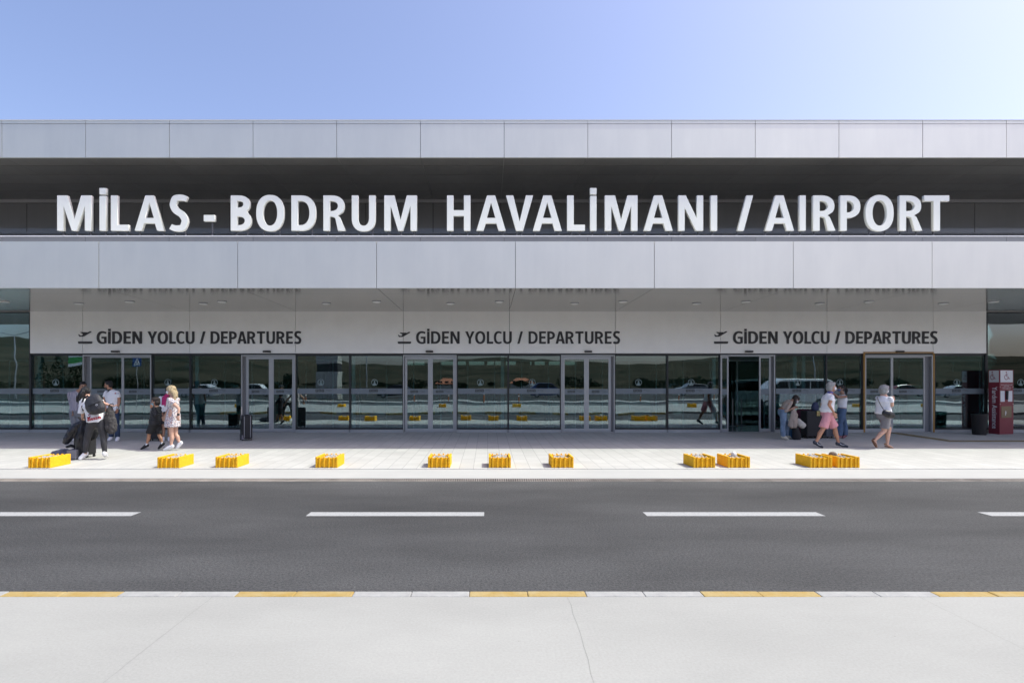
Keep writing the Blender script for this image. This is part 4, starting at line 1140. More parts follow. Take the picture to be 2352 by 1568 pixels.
    if bottom:
        mt_, frac, ease, nm = bottom[:4]; v = Vol(.08); g = 1 + ease
        waist = pel.lerp(che, .16)
        v.flat = .9
        v.loft([(pel - Vector((0,0,.07*k)), .160*bk, .122*bk), (pel + Vector((0,0,.02*k)), .176*bk, .130*bk), (waist, .148*bk, .112*bk)], lat, 20)
        flare = bottom[4] if len(bottom) > 4 else 1.0
        for (hp_, kn, an, to) in legs: v.cap(hp_, hp_.lerp(kn,.35), .101*bk, .094*bk)
        v.flat = .08
        for (hp_, kn, an, to) in legs:
            if frac <= 1: v.loft([(hp_, .096*bk, .098*bk), (hp_.lerp(kn,.5), .086*bk*g, .088*bk*g), (hp_.lerp(kn,frac), .076*bk*g*flare, .078*bk*g*flare)], lat, 16)
            else:
                v.loft([(hp_, .094*bk, .098*bk), (hp_.lerp(kn,.5), .082*bk*g, .084*bk*g), (kn, .063*bk*g, .065*bk*g), (kn.lerp(an,.35)-fwd*.012, .064*bk*g*flare**.5, .066*bk*g*flare**.5), (kn.lerp(an, min(.97, frac-1)), .050*bk*g*flare, .052*bk*g*flare)], lat, 16)
        D['bottom'] = link(nm, v.mesh(.009, 3, .007, 9, seed+3, (1.2,1.2,.5)), M[mt_], t, smooth=True)
    if shoes:
        for (hp_, kn, an, to) in legs:
            dd = (to-an); fl = Vector((dd.x,dd.y,dd.z)); dn = fl.normalized()
            v = Vol(); upv = dn.cross(lat).normalized()
            if upv.z < 0: upv = -upv
            heel = an - dn*.030*k - upv*.045*k
            sl = an.lerp(to,.5) - upv*.020*k
            tt = to
            heel2 = heel
            fd = (tt - heel2); L_ = fd.length; fn = fd.normalized(); un = fn.cross(lat).normalized()
            if un.z < 0: un = -un
            v.loft([(heel2+un*.026*k, .039*k, .044*k), (heel2+fn*L_*.35+un*.030*k, .042*k,.050*k), (heel2+fn*L_*.72+un*.014*k, .047*k,.038*k), (heel2+fn*L_*1.02+un*.004*k, .042*k,.026*k)], lat, 14)
            v.flat = .2; v.loft([(heel2+fn*L_*.15+un*.02, .038*k,.048*k), (an + un*.004 + fn*.010, .043*k,.048*k)], lat, 12)
            so = link('shoe', v.mesh(.007, 2), M[shoes], t, smooth=True)
            q_ = Vol(); q_.loft([(heel2-un*.014*k, .036*k,.010*k), (heel2+fn*L_*.7-un*.018*k, .044*k,.009*k), (heel2+fn*L_*1.03-un*.014*k, .038*k,.009*k)], lat, 14)
            link('sole', q_.mesh(.006, 1), M[D.get('solem', P.get('sole', 'shoe_w'))], so, smooth=True)
            D.setdefault('shoes', []).append((so, heel2, fn, L_, un))
            D['minz'] = min(D.get('minz', 9), min(v_.co.z for v_ in so.children[0].data.vertices))
        t.location.z -= D['minz']
    return D
def strap(name, pts, w_, m_, parent, th=.006):
    v = Vol()
    b_ = MB()
    for p_, q_ in zip(pts[:-1], pts[1:]): b_.cyl(p_, q_, w_/2, w_/2, 8)
    return b_.build(name, m_, parent, smooth=True)
# ---------------------------------------------------------------- the people
K7 = 700/2195*.66384            # picture px per px of the first enlargements
def mpp(Y): return K7*Y/F
def gx7(x_, x0): return x_*K7 + x0*.66384
def groundY(ypx):
    Y = 14.0
    for i in range(30): Y = (CH-gz(Y))*F/(ypx-PY)
    return Y
# older man striding right
Y = 14.2; s = mpp(Y); X0 = WX(gx7(840,2600), Y)
d = person('grey haired man in white polo and pink shorts striding to the right', X0, Y, s, (840,1152),
    dict(head=(872,488,0), nek=(858,545,0), che=(836,592,0), pel=(822,752,0), sw=.15, hw=.075,
         elR=(842,680,-.19), wrR=(893,765,-.20), elL=(768,672,.16), wrL=(760,730,.20),
         knL=(905,935,.08), anL=(944,1098,.07), toL=(1035,1134,.06),
         knR=(775,945,-.07), anR=(700,1088,-.07), toR=(765,1140,-.07), haR=(.35,0,-1), sole='shoe_n'),
    0, H=1.74, b=1.06, skin='skin_a', hair=('full','hair_g'), top=('tee',.52,.02,.10,'polo_shirt'), bottom=('pink',.92,.12,'shorts',1.18), shoes='shoe_n', mask=('mask',), seed=2)
MAN = d
v = Vol(); v.loft([(d['che'].lerp(d['nek'],.35), .088, .074), (d['che'].lerp(d['nek'],.85), .070, .066)], d['lat'], 16)
link('collar', v.mesh(.007,2), M['collar'], d['t'], smooth=True)
v = Vol(); w_ = d['pel'].lerp(d['che'],.15); v.loft([(w_-Vector((0,0,.010)), .170, .132), (w_+Vector((0,0,.012)), .166, .130)], d['lat'], 20)
link('belt', v.mesh(.007,1), M['belt'], d['t'], smooth=True)
def tick(dd):
    for so, hl_, fn, L_, un in dd['shoes']:
        pts = [(.20,.030),(.42,.010),(.60,.014),(.85,.050),(.60,.026),(.42,.022),(.30,.034),(.22,.048)]
        me = outline_mesh([[(p[0]*L_, p[1]-.004) for p in pts]], .001, 'tick')
        mx = Matrix((fn, un, fn.cross(un))).transposed().to_4x4(); mx.translation = hl_ + Vector((0,-.3,0))
        me.transform(mx); project_print(me, so, .002); link('side_mark', me, M['mask'], so)
tick(d)
# grey bobbed woman walking right
Y = 14.05; s = mpp(Y); X0 = WX(gx7(1440,2600), Y)
d = person('grey bobbed woman in white tee and grey shorts with black crossbody bag', X0, Y, s, (1440,1165),
    dict(head=(1444,528,0), nek=(1432,572,0), che=(1436,620,0), pel=(1432,790,0), sw=.17, hw=.085,
         elR=(1522,700,-.16), wrR=(1534,665,-.05), elL=(1500,705,.14), wrL=(1534,655,.03), haR=(0,.3,1), haL=(0,-.3,1),
         knL=(1492,950,.09), anL=(1470,1125,.08), toL=(1532,1158,.07),
         knR=(1440,975,-.06), anR=(1335,1078,-.06), toR=(1355,1142,-.06), sole='shoe_b'),
    15, H=1.62, b=1.17, skin='skin_b', hair=('bob','hair_g'), top=('tee',.55,.0,.10,'shirt'), bottom=('greyc',.85,.10,'shorts',1.1), shoes=None, mask=('mask',), seed=5)
for (hp_, kn, an, to) in d['legs']:
    dn = (to-an).normalized(); lat_ = d['lat']; un = dn.cross(lat_); un = un if un.z > 0 else -un
    he = an - dn*.03 - un*.050; fn = (to-he).normalized(); L_ = (to-he).length
    un = fn.cross(lat_); un = un if un.dot(an-he) > 0 else -un
    v = Vol(); v.loft([(he-un*.008,.036,.012),(he+fn*L_*.6-un*.012,.042,.011),(to+fn*.02-un*.010,.036,.010)], lat_, 12)
    so = link('sandal', v.mesh(.006,1), M['shoe_b'], d['t'], smooth=True)
    v = Vol(); v.loft([(he+fn*L_*.55+un*.0,.045,.034),(he+fn*L_*.80-un*.002,.046,.028)], lat_, 12); v.loft([(he+un*.035,.040,.014),(he+un*.055,.041,.014)], lat_, 12)
    link('sandal_strap', v.mesh(.006,1), M['shoe_t' if fn.z > -.3 else 'shoe_b'], so, smooth=True)
def at7(zx, zy, z0, X, Y, s_, dy=0): kk = (Y+dy)/Y; return Vector(((X + (zx-z0[0])*s_)*kk, Y+dy, CH - (CH - gz(Y) - (z0[1]-zy)*s_)*kk))
A_ = lambda x_, y_, dy=0: at7(x_, y_, (1440,1165), X0, 14.05, mpp(14.05), dy)
v = Vol(); v.loft([(A_(1440,775,-.245),.05,.075),(A_(1490,795,-.27),.055,.09),(A_(1535,810,-.245),.05,.07)], Vector((0,1,0)), 14)
bag = link('crossbody_bag', v.mesh(.008,2,.004,12,3), M['leather'], None, smooth=True)
tag(bag, 'black leather crossbody bag on the hip of the grey bobbed woman', 'bag')
strap('strap', [A_(1366,606,-.11), A_(1375,640,-.165), A_(1400,690,-.19), A_(1428,735,-.21), A_(1448,765,-.235)], .018, M['leather'], bag)
# young woman in sleeveless top, facing left, arms stretched forward
Y = 16.2; s = mpp(Y); X0 = WX(gx7(985,2600), Y)
d = person('young woman with dark ponytail, white sleeveless top and blue jeans reaching left', X0, Y, s, (985,1052),
    dict(head=(972,508,0), nek=(988,556,0), che=(990,592,0), pel=(980,740,0), sw=.14, hw=.078,
         elL=(940,600,-.20), wrL=(893,560,-.16), elR=(932,605,.18), wrR=(888,565,.10), haL=(-1,0,.5), haR=(-1,0,.5),
         knL=(962,880,-.08), anL=(955,1018,-.08), toL=(925,1044,-.08), knR=(1008,880,.07), anR=(1012,1012,.07), toR=(988,1040,.07), sole='shoe_p'),
    180, H=1.60, b=.94, skin='skin_c', hair=('pony','hair_k'), top=('tee',0,-.06,.10,'shirt'), bottom=('denim',1.97,.22,'jeans',1.45), shoes='shoe_p', mask=('mask_navy',), seed=7)
# bending girl
Y = 16.0; s = mpp(Y); X0 = WX(gx7(360,2600), Y)
d = person('long haired girl in beige top and pale jeans bending over luggage', X0, Y, s, (360,1052),
    dict(head=(482,615,0), nek=(438,630,0), che=(405,645,0), pel=(335,745,0), sw=.13, hw=.08,
         elR=(372,745,-.17), wrR=(430,722,-.16), elL=(420,740,.12), wrL=(448,700,.05), haR=(1,0,.4), haL=(1,0,0),
         knR=(340,900,-.08), anR=(345,1018,-.08), toR=(392,1046,-.08), knL=(385,890,.08), anL=(385,1010,.10), toL=(430,1038,.12), sole='shoe_c'),
    0, H=1.60, b=.95, skin='skin_c', hair=('long','hair_br',.36,Vector((-.05,0,0))), top=('beige',1.2,-.06,.04,'shirt'), bottom=('denim_pale',1.97,.18,'jeans',1.1), shoes='shoe_c', mask=('mask',), headpitch=-38, seed=9)
A_ = lambda x_, y_, dy=0: at7(x_, y_, (360,1052), X0, 16.0, mpp(16.0), dy)
v = Vol(); v.loft([(A_(452,712,-.12),.03,.035),(A_(462,780,-.14),.07,.10),(A_(455,850,-.15),.08,.12),(A_(448,905,-.15),.07,.13)], Vector((0,1,0)), 14)
coat = link('coat', v.mesh(.009,2,.022,9,4,(2,2,.5)), M['beige'], None, smooth=True); tag(coat, 'pale beige coat held up by the bending girl', 'coat')
v = Vol(); v.loft([(A_(505,835,-.06),.04,.05),(A_(530,880,-.07),.09,.10),(A_(560,905,-.07),.07,.09)], Vector((0,1,0)), 14)
bg_ = link('tote_bag', v.mesh(.009,2,.014,9,6), M['cream'], None, smooth=True); tag(bg_, 'cream cloth bag hanging beside the beige coat', 'bag')
v = Vol(); v.loft([(A_(470,905,-.02),.07,.08),(A_(485,980,-.02),.09,.11),(A_(490,1035,-.02),.10,.12)], Vector((0,1,0)), 14)
bg_ = link('backpack', v.mesh(.009,2,.015,8,8), M['blackc'], None, smooth=True); tag(bg_, 'limp black backpack standing on the floor under the beige coat', 'bag')
v = Vol(); v.loft([(A_(425,960,.16),.06,.07),(A_(430,1030,.16),.08,.09)], Vector((0,1,0)), 14)
bg_ = link('carrier_bag', v.mesh(.009,2,.008,9,8), mat('blue_plastic', (.02,.10,.22), .3), None, smooth=True); tag(bg_, 'shiny blue carrier bag behind the feet of the bending girl', 'bag')

# man in the striped shirt
Y = 15.9; s = mpp(Y); X0 = WX(gx7(825,0), Y)
d = person('dark haired man in a long sleeved striped shirt and grey trousers', X0, Y, s, (825,1080),
    dict(head=(903,482,0), nek=(872,528,0), che=(838,560,0), pel=(835,760,0), sw=.175, hw=.09,
         elR=(766,655,-.04), wrR=(786,752,-.12), elL=(896,660,.02), wrL=(902,745,-.10),
         knR=(805,900,0), anR=(800,1035,0), toR=(790,1062,-.14), knL=(860,900,0), anL=(862,1035,0), toL=(880,1062,-.14)),
    -55, H=1.74, b=1.02, skin='skin_c', hair=('short','hair_k'), top=('stripe',1.85,-.02,.02,'shirt'), bottom=('greytr',1.97,.08,'trousers'), shoes='shoe_w', headyaw=-45, headpitch=-18, seed=11)
# man in the white polo
Y = 15.7; s = mpp(Y); X0 = WX(gx7(1225,0), Y)
d = person('bearded man in a white polo shirt with dark collar and blue jeans', X0, Y, s, (1225,1082),
    dict(head=(1176,468,0), nek=(1196,518,0), che=(1215,545,0), pel=(1220,735,0), sw=.178, hw=.09,
         elR=(1128,635,-.02), wrR=(1140,700,-.12), elL=(1294,640,0), wrL=(1275,722,-.08), haL=(-.1,0,-1),
         knR=(1205,890,-.02), anR=(1205,1030,0), toR=(1178,1062,-.10), knL=(1262,890,0), anL=(1278,1035,0), toL=(1266,1066,-.15)),
    -100, H=1.76, b=1.05, skin='skin_a', hair=('short','hair_k'), top=('tee',.55,.03,.10,'polo_shirt'), bottom=('denim_dark',1.97,.06,'jeans'), shoes='shoe_w', headyaw=185, headpitch=-12, seed=13, beard=True)
v = Vol(); v.loft([(d['che'].lerp(d['nek'],.4), .086, .074), (d['che'].lerp(d['nek'],.85), .068, .064)], d['lat'], 16)
link('collar', v.mesh(.007,2), M['blackc'], d['t'], smooth=True)
A_ = lambda x_, y_, dy=0: at7(x_, y_, (1225,1082), X0, 15.7, mpp(15.7), dy)
v = Vol(); v.loft([(A_(1277,708,-.075),.034,.034),(A_(1275,716,-.08),.034,.034)], Vector((1,0,0)), 12); link('wrist_watch', v.mesh(.006,1), M['watch'], d['t'], smooth=True)
me = outline_mesh([[(0,0),(.04,0),(.04,.03),(0,.03)]], .001, 'p'); xf(me,1,1,A_(1236,0,-.12).x,15.0,A_(0,562,-.12).z); project_print(me, d['top'], .005); link('chest_badge', me, M['print'], d['t'])
me = outline_mesh([[(0,0),(.075,0),(.075,.016),(0,.016)]], .001, 'p'); xf(me,1,1,A_(1253,0,-.12).x,15.0,A_(0,560,-.12).z); project_print(me, d['top'], .005); link('chest_badge', me, M['blueprint'], d['t'])
# woman with backpack, seen from behind
Y = 12.2; s = mpp(Y); X0 = WX(gx7(1010,0), Y)
d = person('woman in white tee and black leggings with backpack, leaning over suitcases, seen from behind', X0, Y, s, (1010,1300),
    dict(head=(930,572,.06), nek=(955,628,.03), che=(985,670,0), pel=(1045,868,0), sw=.175, hw=.10,
         elL=(900,775,.05), wrL=(893,850,.12), elR=(1125,690,.02), wrR=(1195,712,.02), haR=(1,0,-.15), haL=(-.2,.3,-1),
         hpL=(1000,885,0), hpR=(1098,880,0),
         knL=(945,1075,0), anL=(922,1240,0), toL=(868,1290,-.04), knR=(1128,1070,0), anR=(1137,1228,0), toR=(1150,1262,.12)),
    97, H=1.68, b=1.06, skin='skin_b', hair=('long','hair_k',.24,Vector((-.10,-.02,0))), top=('tee',.62,.05,.14,'shirt'), bottom=('legg',1.93,.0,'leggings',.85), shoes='shoe_w', headyaw=120, headpitch=-25, seed=17)
A_ = lambda x_, y_, dy=0: at7(x_, y_, (1010,1300), X0, 12.2, mpp(12.2), dy)
WB = d
me = text_mesh('ellesse', .105, bold=.003); mw = max(v_.co.x for v_ in me.vertices); xf(me, .27/mw, 1, 0, 0, 0); me.transform(Matrix.Rotation(R(-13),4,'Y')); me.transform(Matrix.Translation((A_(945,0,-.14).x, 11.6, A_(0,885,-.14).z)))
project_print(me, d['top'], .006); link('shirt_print', me, M['print'], d['t'])
me = outline_mesh([[(0,0),(.04,-.02),(.09,.03),(.09,.055),(.04,.02),(.0,.03)],[(.03,.05),(.10,.085),(.10,.105),(.03,.075)]], .001, 'p'); xf(me,1,1,A_(940,0,-.14).x,11.6,A_(0,850,-.14).z); project_print(me, d['top'], .006); link('shirt_print', me, M['print'], d['t'])
rot = Matrix.Rotation(R(22),3,'Y')
v = Vol(); c_ = A_(1012,700,-.19)
v.flat = .5; v.loft([(A_(990,618,-.15),.13,.05),(A_(1002,650,-.17),.180,.080),(A_(1024,705,-.185),.205,.095),(A_(1048,760,-.185),.195,.095),(A_(1058,790,-.17),.16,.075)], Vector((1,0,.30)), 18)
v.flat=.3
bp_ = link('backpack', v.mesh(.008,3,.007,7,5), M['nylon'], None, smooth=True); tag(bp_, 'charcoal backpack with a small white emblem on the leaning woman', 'backpack')
q = MB(); q.bar(A_(955,722,-.29), A_(1090,668,-.275), .012, .012); q.build('zip_flap', M['blackc'], bp_)
me = outline_mesh([[(-.028,0),(0,-.026),(.028,0),(0,.026)], [(-.012,0),(0,.010),(.012,0),(0,-.010)]], .001, 'emblem'); xf(me,1,1,A_(1043,0,-.28).x,11.5,A_(0,706,-.28).z)
project_print(me, bp_, .004); link('emblem', me, M['mask'], bp_)
v = Vol(.1); v.loft([(A_(915,640,-.02),.06,.06),(A_(890,720,-.03),.065,.055),(A_(876,795,-.02),.070,.05)], Vector((0,1,0)), 14); link('loose_sleeve', v.mesh(.009,2,.010,9,4), M['tee'], d['t'], smooth=True)
v = Vol(); v.loft([(A_(905,560,-.02),.06,.05),(A_(888,610,-.05),.055,.045),(A_(868,655,-.05),.03,.025)], Vector((0,1,0)), 12); link('hair_lock', v.mesh(.008,2,.010,28,3,(1,1,.4)), M['hair_k'], d['t'], smooth=True)
strap('shoulder_strap', [A_(955,605,-.10), A_(905,640,-.09), A_(885,700,-.06), A_(905,770,-.10)], .035, M['blackc'], bp_)
strap('shoulder_strap', [A_(1015,600,-.10), A_(1065,625,-.05), A_(1085,665,-.04)], .035, M['blackc'], bp_)
# dark shaggy bag in her right hand
v = Vol(); v.loft([(A_(1195,735,.02),.045,.05),(A_(1190,800,.02),.09,.08),(A_(1200,880,.02),.12,.10),(A_(1205,950,.02),.125,.10),(A_(1205,985,.02),.10,.08)], Vector((1,0,0)), 16)
sb = link('shoulder_bag', v.mesh(.008,2,.022,10,9,(1.6,1,.8)), mat('dark_grey_fleece', (.045,.042,.042), .9, var=.5, vscale=16, bump=.6, bscale=40), None, smooth=True)
tag(sb, 'slouchy dark grey bag hanging from the right hand of the leaning woman', 'bag')
strap('strap', [A_(1175,745,.0), A_(1185,705,-.02), A_(1225,690,-.01), A_(1235,730,.02)], .018, M['blackc'], sb)

# boy
Y = 13.9; s = mpp(Y); X0 = WX(gx7(1680,0), Y)
d = person('boy in black padded jacket and black shorts walking left, pulling down his blue mask', X0, Y, s, (1680,1172),
    dict(head=(1684,650,0), nek=(1696,690,0), che=(1700,722,0), pel=(1678,880,0), sw=.125, hw=.07,
         elL=(1692,790,-.17), wrL=(1655,730,-.12), elR=(1660,800,.10), wrR=(1635,860,.12), haL=(-.3,0,1),
         knL=(1615,1012,-.06), anL=(1592,1120,-.06), toL=(1535,1160,-.06), knR=(1730,1020,.06), anR=(1762,1105,.06), toR=(1722,1155,.06), sole='shoe_k'),
    180, H=1.36, b=1.02, skin='skin_a', hair=('full','hair_br'), top=('puffer',1.9,.06,.22,'jacket'), bottom=('blackc',.85,.18,'shorts',1.15), shoes='shoe_k', mask=('mask_blue',-.025), headpitch=-8, seed=19)
for (hp_, kn, an, to) in d['legs']:
    v = Vol(); v.cap(kn.lerp(an,.86), an, .032, .034); link('sock', v.mesh(.006,1), M['mask'], d['t'], smooth=True)
# woman in the floral dress
Y = 13.7; s = mpp(Y); X0 = WX(gx7(1880,0), Y)
d = person('blond woman in a short floral dress and white mask walking left', X0, Y, s, (1880,1187),
    dict(head=(1852,528,0), nek=(1872,580,0), che=(1882,628,0), pel=(1880,800,0), sw=.155, hw=.08,
         elL=(1940,722,-.19), wrL=(1934,790,-.22), elR=(1822,745,.22), wrR=(1786,805,.22), haR=(-.4,0,-1),
         knL=(1862,1000,-.06), anL=(1858,1128,-.06), toL=(1785,1170,-.06), knR=(1905,1000,.06), anR=(1952,1098,.06), toR=(1920,1155,.06)),
    180, H=1.66, b=1.0, skin='skin_b', hair=None, top=None, bottom=None, shoes='shoe_w', mask=('mask',), seed=23)
A_ = lambda x_, y_, dy=0: at7(x_, y_, (1880,1187), X0, 13.7, mpp(13.7), dy)
v = Vol(.05); v.loft([(A_(1872,920),.185,.18),(A_(1872,860),.175,.172),(d['pel'],.16,.158),(d['pel'].lerp(d['che'],.4),.125,.122),(d['pel'].lerp(d['che'],.78),.150,.128),(d['che'],.145,.095),(d['che'].lerp(d['nek'],.4),.09,.07)], d['lat'], 22)
for (a, e, w_, ha) in d['arms']: v.loft([(a.lerp(e,-.1),.06,.06),(a.lerp(e,.2),.078,.078),(a.lerp(e,.48),.066,.066)], Vector((.3,.9,.2)), 14)
link('dress', v.mesh(.009,2,.010,8,4,(2,2,.35)), M['floral'], d['t'], smooth=True)
v = Vol(); hp = d['hp']; v.ell(hp(-.022,0,.034), (.112,.096,.098), d['HM'], 16)
v.loft([(hp(-.05,.03,.02),.07,.06),(A_(1890,560,-.04),.055,.06),(A_(1900,590,-.05),.045,.05),(A_(1885,640,-.07),.02,.03)], Vector((0,1,0)), 12)
v.loft([(hp(-.06,-.03,.02),.07,.06),(A_(1905,560,.04),.055,.06),(A_(1915,600,.04),.035,.04)], Vector((0,1,0)), 12)
link('hair', v.mesh(.008,2,.012,26,3,(1,1,.4)), M['hair_bl'], d['t'], smooth=True)
v = Vol(); w_ = d['arms'][0][2]; v.cap(w_+Vector((0,0,.012)), w_-Vector((0,0,.01)), .031, .031); link('wrist_watch', v.mesh(.006,1), M['blackc'], d['t'], smooth=True)
# woman half hidden between them
Y = 15.7; s = mpp(Y); X0 = WX(gx7(1800,0), Y)
d = person('woman in white jacket and magenta scarf, half hidden behind the blond woman', X0, Y, s, (1800,1082),
    dict(head=(1832,530,0), nek=(1822,575,0), che=(1805,605,0), pel=(1802,760,0), sw=.155, hw=.08,
         elR=(1750,690,0), wrR=(1765,770,-.1), elL=(1860,700,0), wrL=(1850,780,-.1),
         knR=(1775,920,0), anR=(1772,1040,0), toR=(1768,1068,-.12), knL=(1832,920,0), anL=(1832,1040,0), toL=(1836,1068,-.12)),
    -80, H=1.58, b=.96, skin='skin_c', hair=('bob','hair_br'), top=('tee',1.5,.0,.12,'jacket'), bottom=('blackc',.80,.1,'shorts'), shoes='shoe_w', mask=('mask',), seed=29)
v = Vol(); v.loft([(d['pel'].lerp(d['che'],.45)+Vector((0,-.13,0)),.06,.03),(d['che']+Vector((0,-.10,0)),.07,.03),(d['nek']+Vector((0,-.03,0)),.06,.05)], Vector((1,0,0)), 12)
link('scarf', v.mesh(.008,2), M['magenta'], d['t'], smooth=True)
b_ = MB(); p_ = d['pel'].lerp(d['che'],.42)+Vector((0,-.19,0)); b_.box(p_.x-.07,p_.x+.06,p_.y-.004,p_.y,p_.z-.045,p_.z+.03); b_.build('badge_card', M['mask'], d['t'])
# figures inside the glass
def inside(lab, zx, x0s, Y, H, topm, botm, face, seed, hair='hair_k', mask=None, bottom_k='trousers'):
    X = WX(gx7(zx, x0s), Y); s_ = .0025
    k = H/1.75; q = 1/s_
    jj = lambda x_, z_, y_=0: (x_*k*q, -z_*k*q, y_*k)
    f = R(face); c_, s2 = math.cos(f), math.sin(f)
    def jr(fw, lt, z_): return ((c_*fw - s2*lt)*k*q, -z_*k*q, (s2*fw + c_*lt)*k)
    return person(lab, X, Y, s_, (0,0), dict(head=jr(.03,0,1.62), nek=jr(0,0,1.50), che=jr(0,0,1.40), pel=jr(0,0,.96),
        elL=jr(-.02,.24,1.12), wrL=jr(.12,.24,.90), elR=jr(-.02,-.24,1.12), wrR=jr(.12,-.22,.90),
        knL=jr(.10,.09,.52), anL=jr(.04,.09,.09), toL=jr(.17,.10,.03), knR=jr(-.02,-.09,.52), anR=jr(-.14,-.09,.10), toR=jr(-.02,-.10,.03)),
        face, H=H, skin='skin_c', hair=('short',hair), top=(topm,1.9,.02,.1,'jacket'), bottom=(botm,1.97,.06,bottom_k), shoes='shoe_w', mask=mask, seed=seed, vox=.012)
inside('person in dark clothes and pale trainers walking inside the second door from the left', 1035, 650, 20.2, 1.70, 'blackc', 'blackc', 150, 31, mask=('mask',))
inside('person in dark clothes standing inside just right of the one in pale trainers', 1120, 650, 20.6, 1.72, 'blackc', 'legg', 120, 33)
inside('person in a dark top standing inside behind the middle glass panes', 1195, 1300, 27.0, 1.70, 'greyc', 'blackc', -90, 35)
inside('person in a blue shirt standing inside left of the fourth door', 1885, 1300, 23.5, 1.72, 'denim', 'blackc', -90, 37)
inside('person in dark trousers striding inside, left of the open door', 1600, 1950, 20.6, 1.74, 'blackc', 'blackc', 0, 39)

# ---------------------------------------------------------------- luggage
def rbox(x0,x1,y0,y1,z0,z1,bev,name,m_,parent,rot=0,seg=3):
    b_ = MB(); b_.box(x0,x1,y0,y1,z0,z1); me = b_.mesh(name, bev, seg)
    if rot:
        c_ = Vector(((x0+x1)/2,(y0+y1)/2,0)); me.transform(Matrix.Translation(c_) @ Matrix.Rotation(rot,4,'Z') @ Matrix.Translation(-c_))
    return link(name, me, m_, parent)
M['suit'] = mat('black_suitcase_cloth', (.012,.012,.014), .65, bump=.3, bscale=150)
M['suit_edge'] = mat('silver_piping', (.30,.31,.34), .4, .3)
def suitcase(lab, cx, cy, w_, d_, h_, rot, handle=0, m_=None, detail=True):
    z = gz(cy); t = thing('suitcase', (0,0,0), lab, 'suitcase')
    m_ = m_ or M['suit']
    sh = rbox(-w_/2,w_/2,-d_/2,d_/2,.055,h_,.035,'shell',m_,t)
    if detail:
        for yy in (-d_*.30, d_*.30):
            b_ = MB(); r = .036; pts = [(-w_/2+r,.06),(w_/2-r,.06),(w_/2,.06+r),(w_/2,h_-r),(w_/2-r,h_),(-w_/2+r,h_),(-w_/2,h_-r),(-w_/2,.06+r)]
            for p_, q_ in zip(pts, pts[1:]+pts[:1]): b_.bar((p_[0],yy,p_[1]),(q_[0],yy,q_[1]),.012,.012)
            b_.build('piping', M['suit_edge'], t)
        for zz in (h_*.22, h_*.80):
            for yy in (-d_*.13, d_*.13):
                b_ = MB(); b_.cyl((-w_/2-.008,yy,zz),(-w_/2+.002,yy,zz),.014,.016,12); b_.build('stud', M['suit_edge'], t)
        b_ = MB(); b_.box(-.07,.07,-d_/2-.006,-d_/2+.002,h_-.11,h_-.01); b_.build('handle_plate', mat('grey_plastic', (.14,.14,.16), .5), t)
        for xx in (-w_/2+.03, w_/2-.03):
            b_ = MB(); b_.box(xx-.028,xx+.028,-d_/2-.012,-d_/2+.06,.03,.16); g_ = b_.build('corner_guard', mat('grey_plastic', (.14,.14,.16), .5), t, bevel=.012)
    for xx in (-w_/2+.035, w_/2-.035):
        for yy in ((-d_/2+.02,) if detail else (-d_/2+.04, d_/2-.04)):
            b_ = MB(); b_.cyl((xx-.012,yy,.030),(xx+.012,yy,.030),.030,.030,16); b_.build('wheel', M['black'], t)
    b_ = MB(); b_.box(-w_/2+.02,-w_/2+.05,d_/2-.05,d_/2-.02,.0,.06); b_.box(w_/2-.05,w_/2-.02,d_/2-.05,d_/2-.02,.0,.06); b_.build('foot', M['black'], t)
    if handle:
        b_ = MB(); tl = .05
        for xx in (-.05,.05): b_.bar((xx,-d_/2+.012,h_-.02),(xx,-d_/2+.012-tl*0,h_+handle),.012,.012)
        b_.bar((-.06,-d_/2+.012,h_+handle),(.06,-d_/2+.012,h_+handle),.022,.022); b_.build('telescopic_handle', M['steel'], t)
    t.location = (cx, cy, z); t.rotation_euler.z = rot
    return t
Y = groundY(1011.5); suitcase('lone black suitcase with silver studs, handle up, standing by the second door from the left', WX(563,Y)-.02, Y+.12, .40, .27, .715, R(-58), .22)
# luggage pile by the bending girl
Y = 16.25
suitcase('huge black suitcase in the luggage pile behind the man in pink shorts', WX(gx7(672,2600),Y), Y+.10, .46, .34, .80, 0, detail=False)
suitcase('second black suitcase at the back left of the luggage pile', WX(gx7(590,2600),Y+.5), Y+.5, .42, .32, .82, R(8), detail=False, m_=mat('black_magenta_print', (.012,.010,.014), .6, col2=(.12,.01,.05), vscale=9))
suitcase('black suitcase with magenta flowers at the right of the luggage pile', WX(gx7(805,2600),Y+.3), Y+.32, .34, .26, .66, R(-6), detail=False, m_=speckle('black_flower_print', (.014,.010,.014), (.20,.02,.08), (.014,.010,.014), 9))
t = thing('suitcase', (0,0,0), 'grey ribbed hard shell cabin suitcase between the man and the woman in jeans', 'suitcase')
rbox(-.17,.17,-.11,.11,.05,.50,.03,'shell',mat('grey_shell', (.16,.17,.20), .4),t)
b_ = MB()
for i in range(16): b_.box(-.155,.155,-.117,-.109,.09+i*.024,.10+i*.024)
b_.build('ribbing', mat('dark_grey_shell', (.07,.075,.09), .4), t)
for xx in (-.13,.13):
    b_ = MB(); b_.cyl((xx,-.06,.028),(xx+.02,-.06,.028),.028,.028,14); b_.build('wheel', M['black'], t)
t.location = (WX(gx7(865,2600),Y+.1), Y+.15, gz(Y))
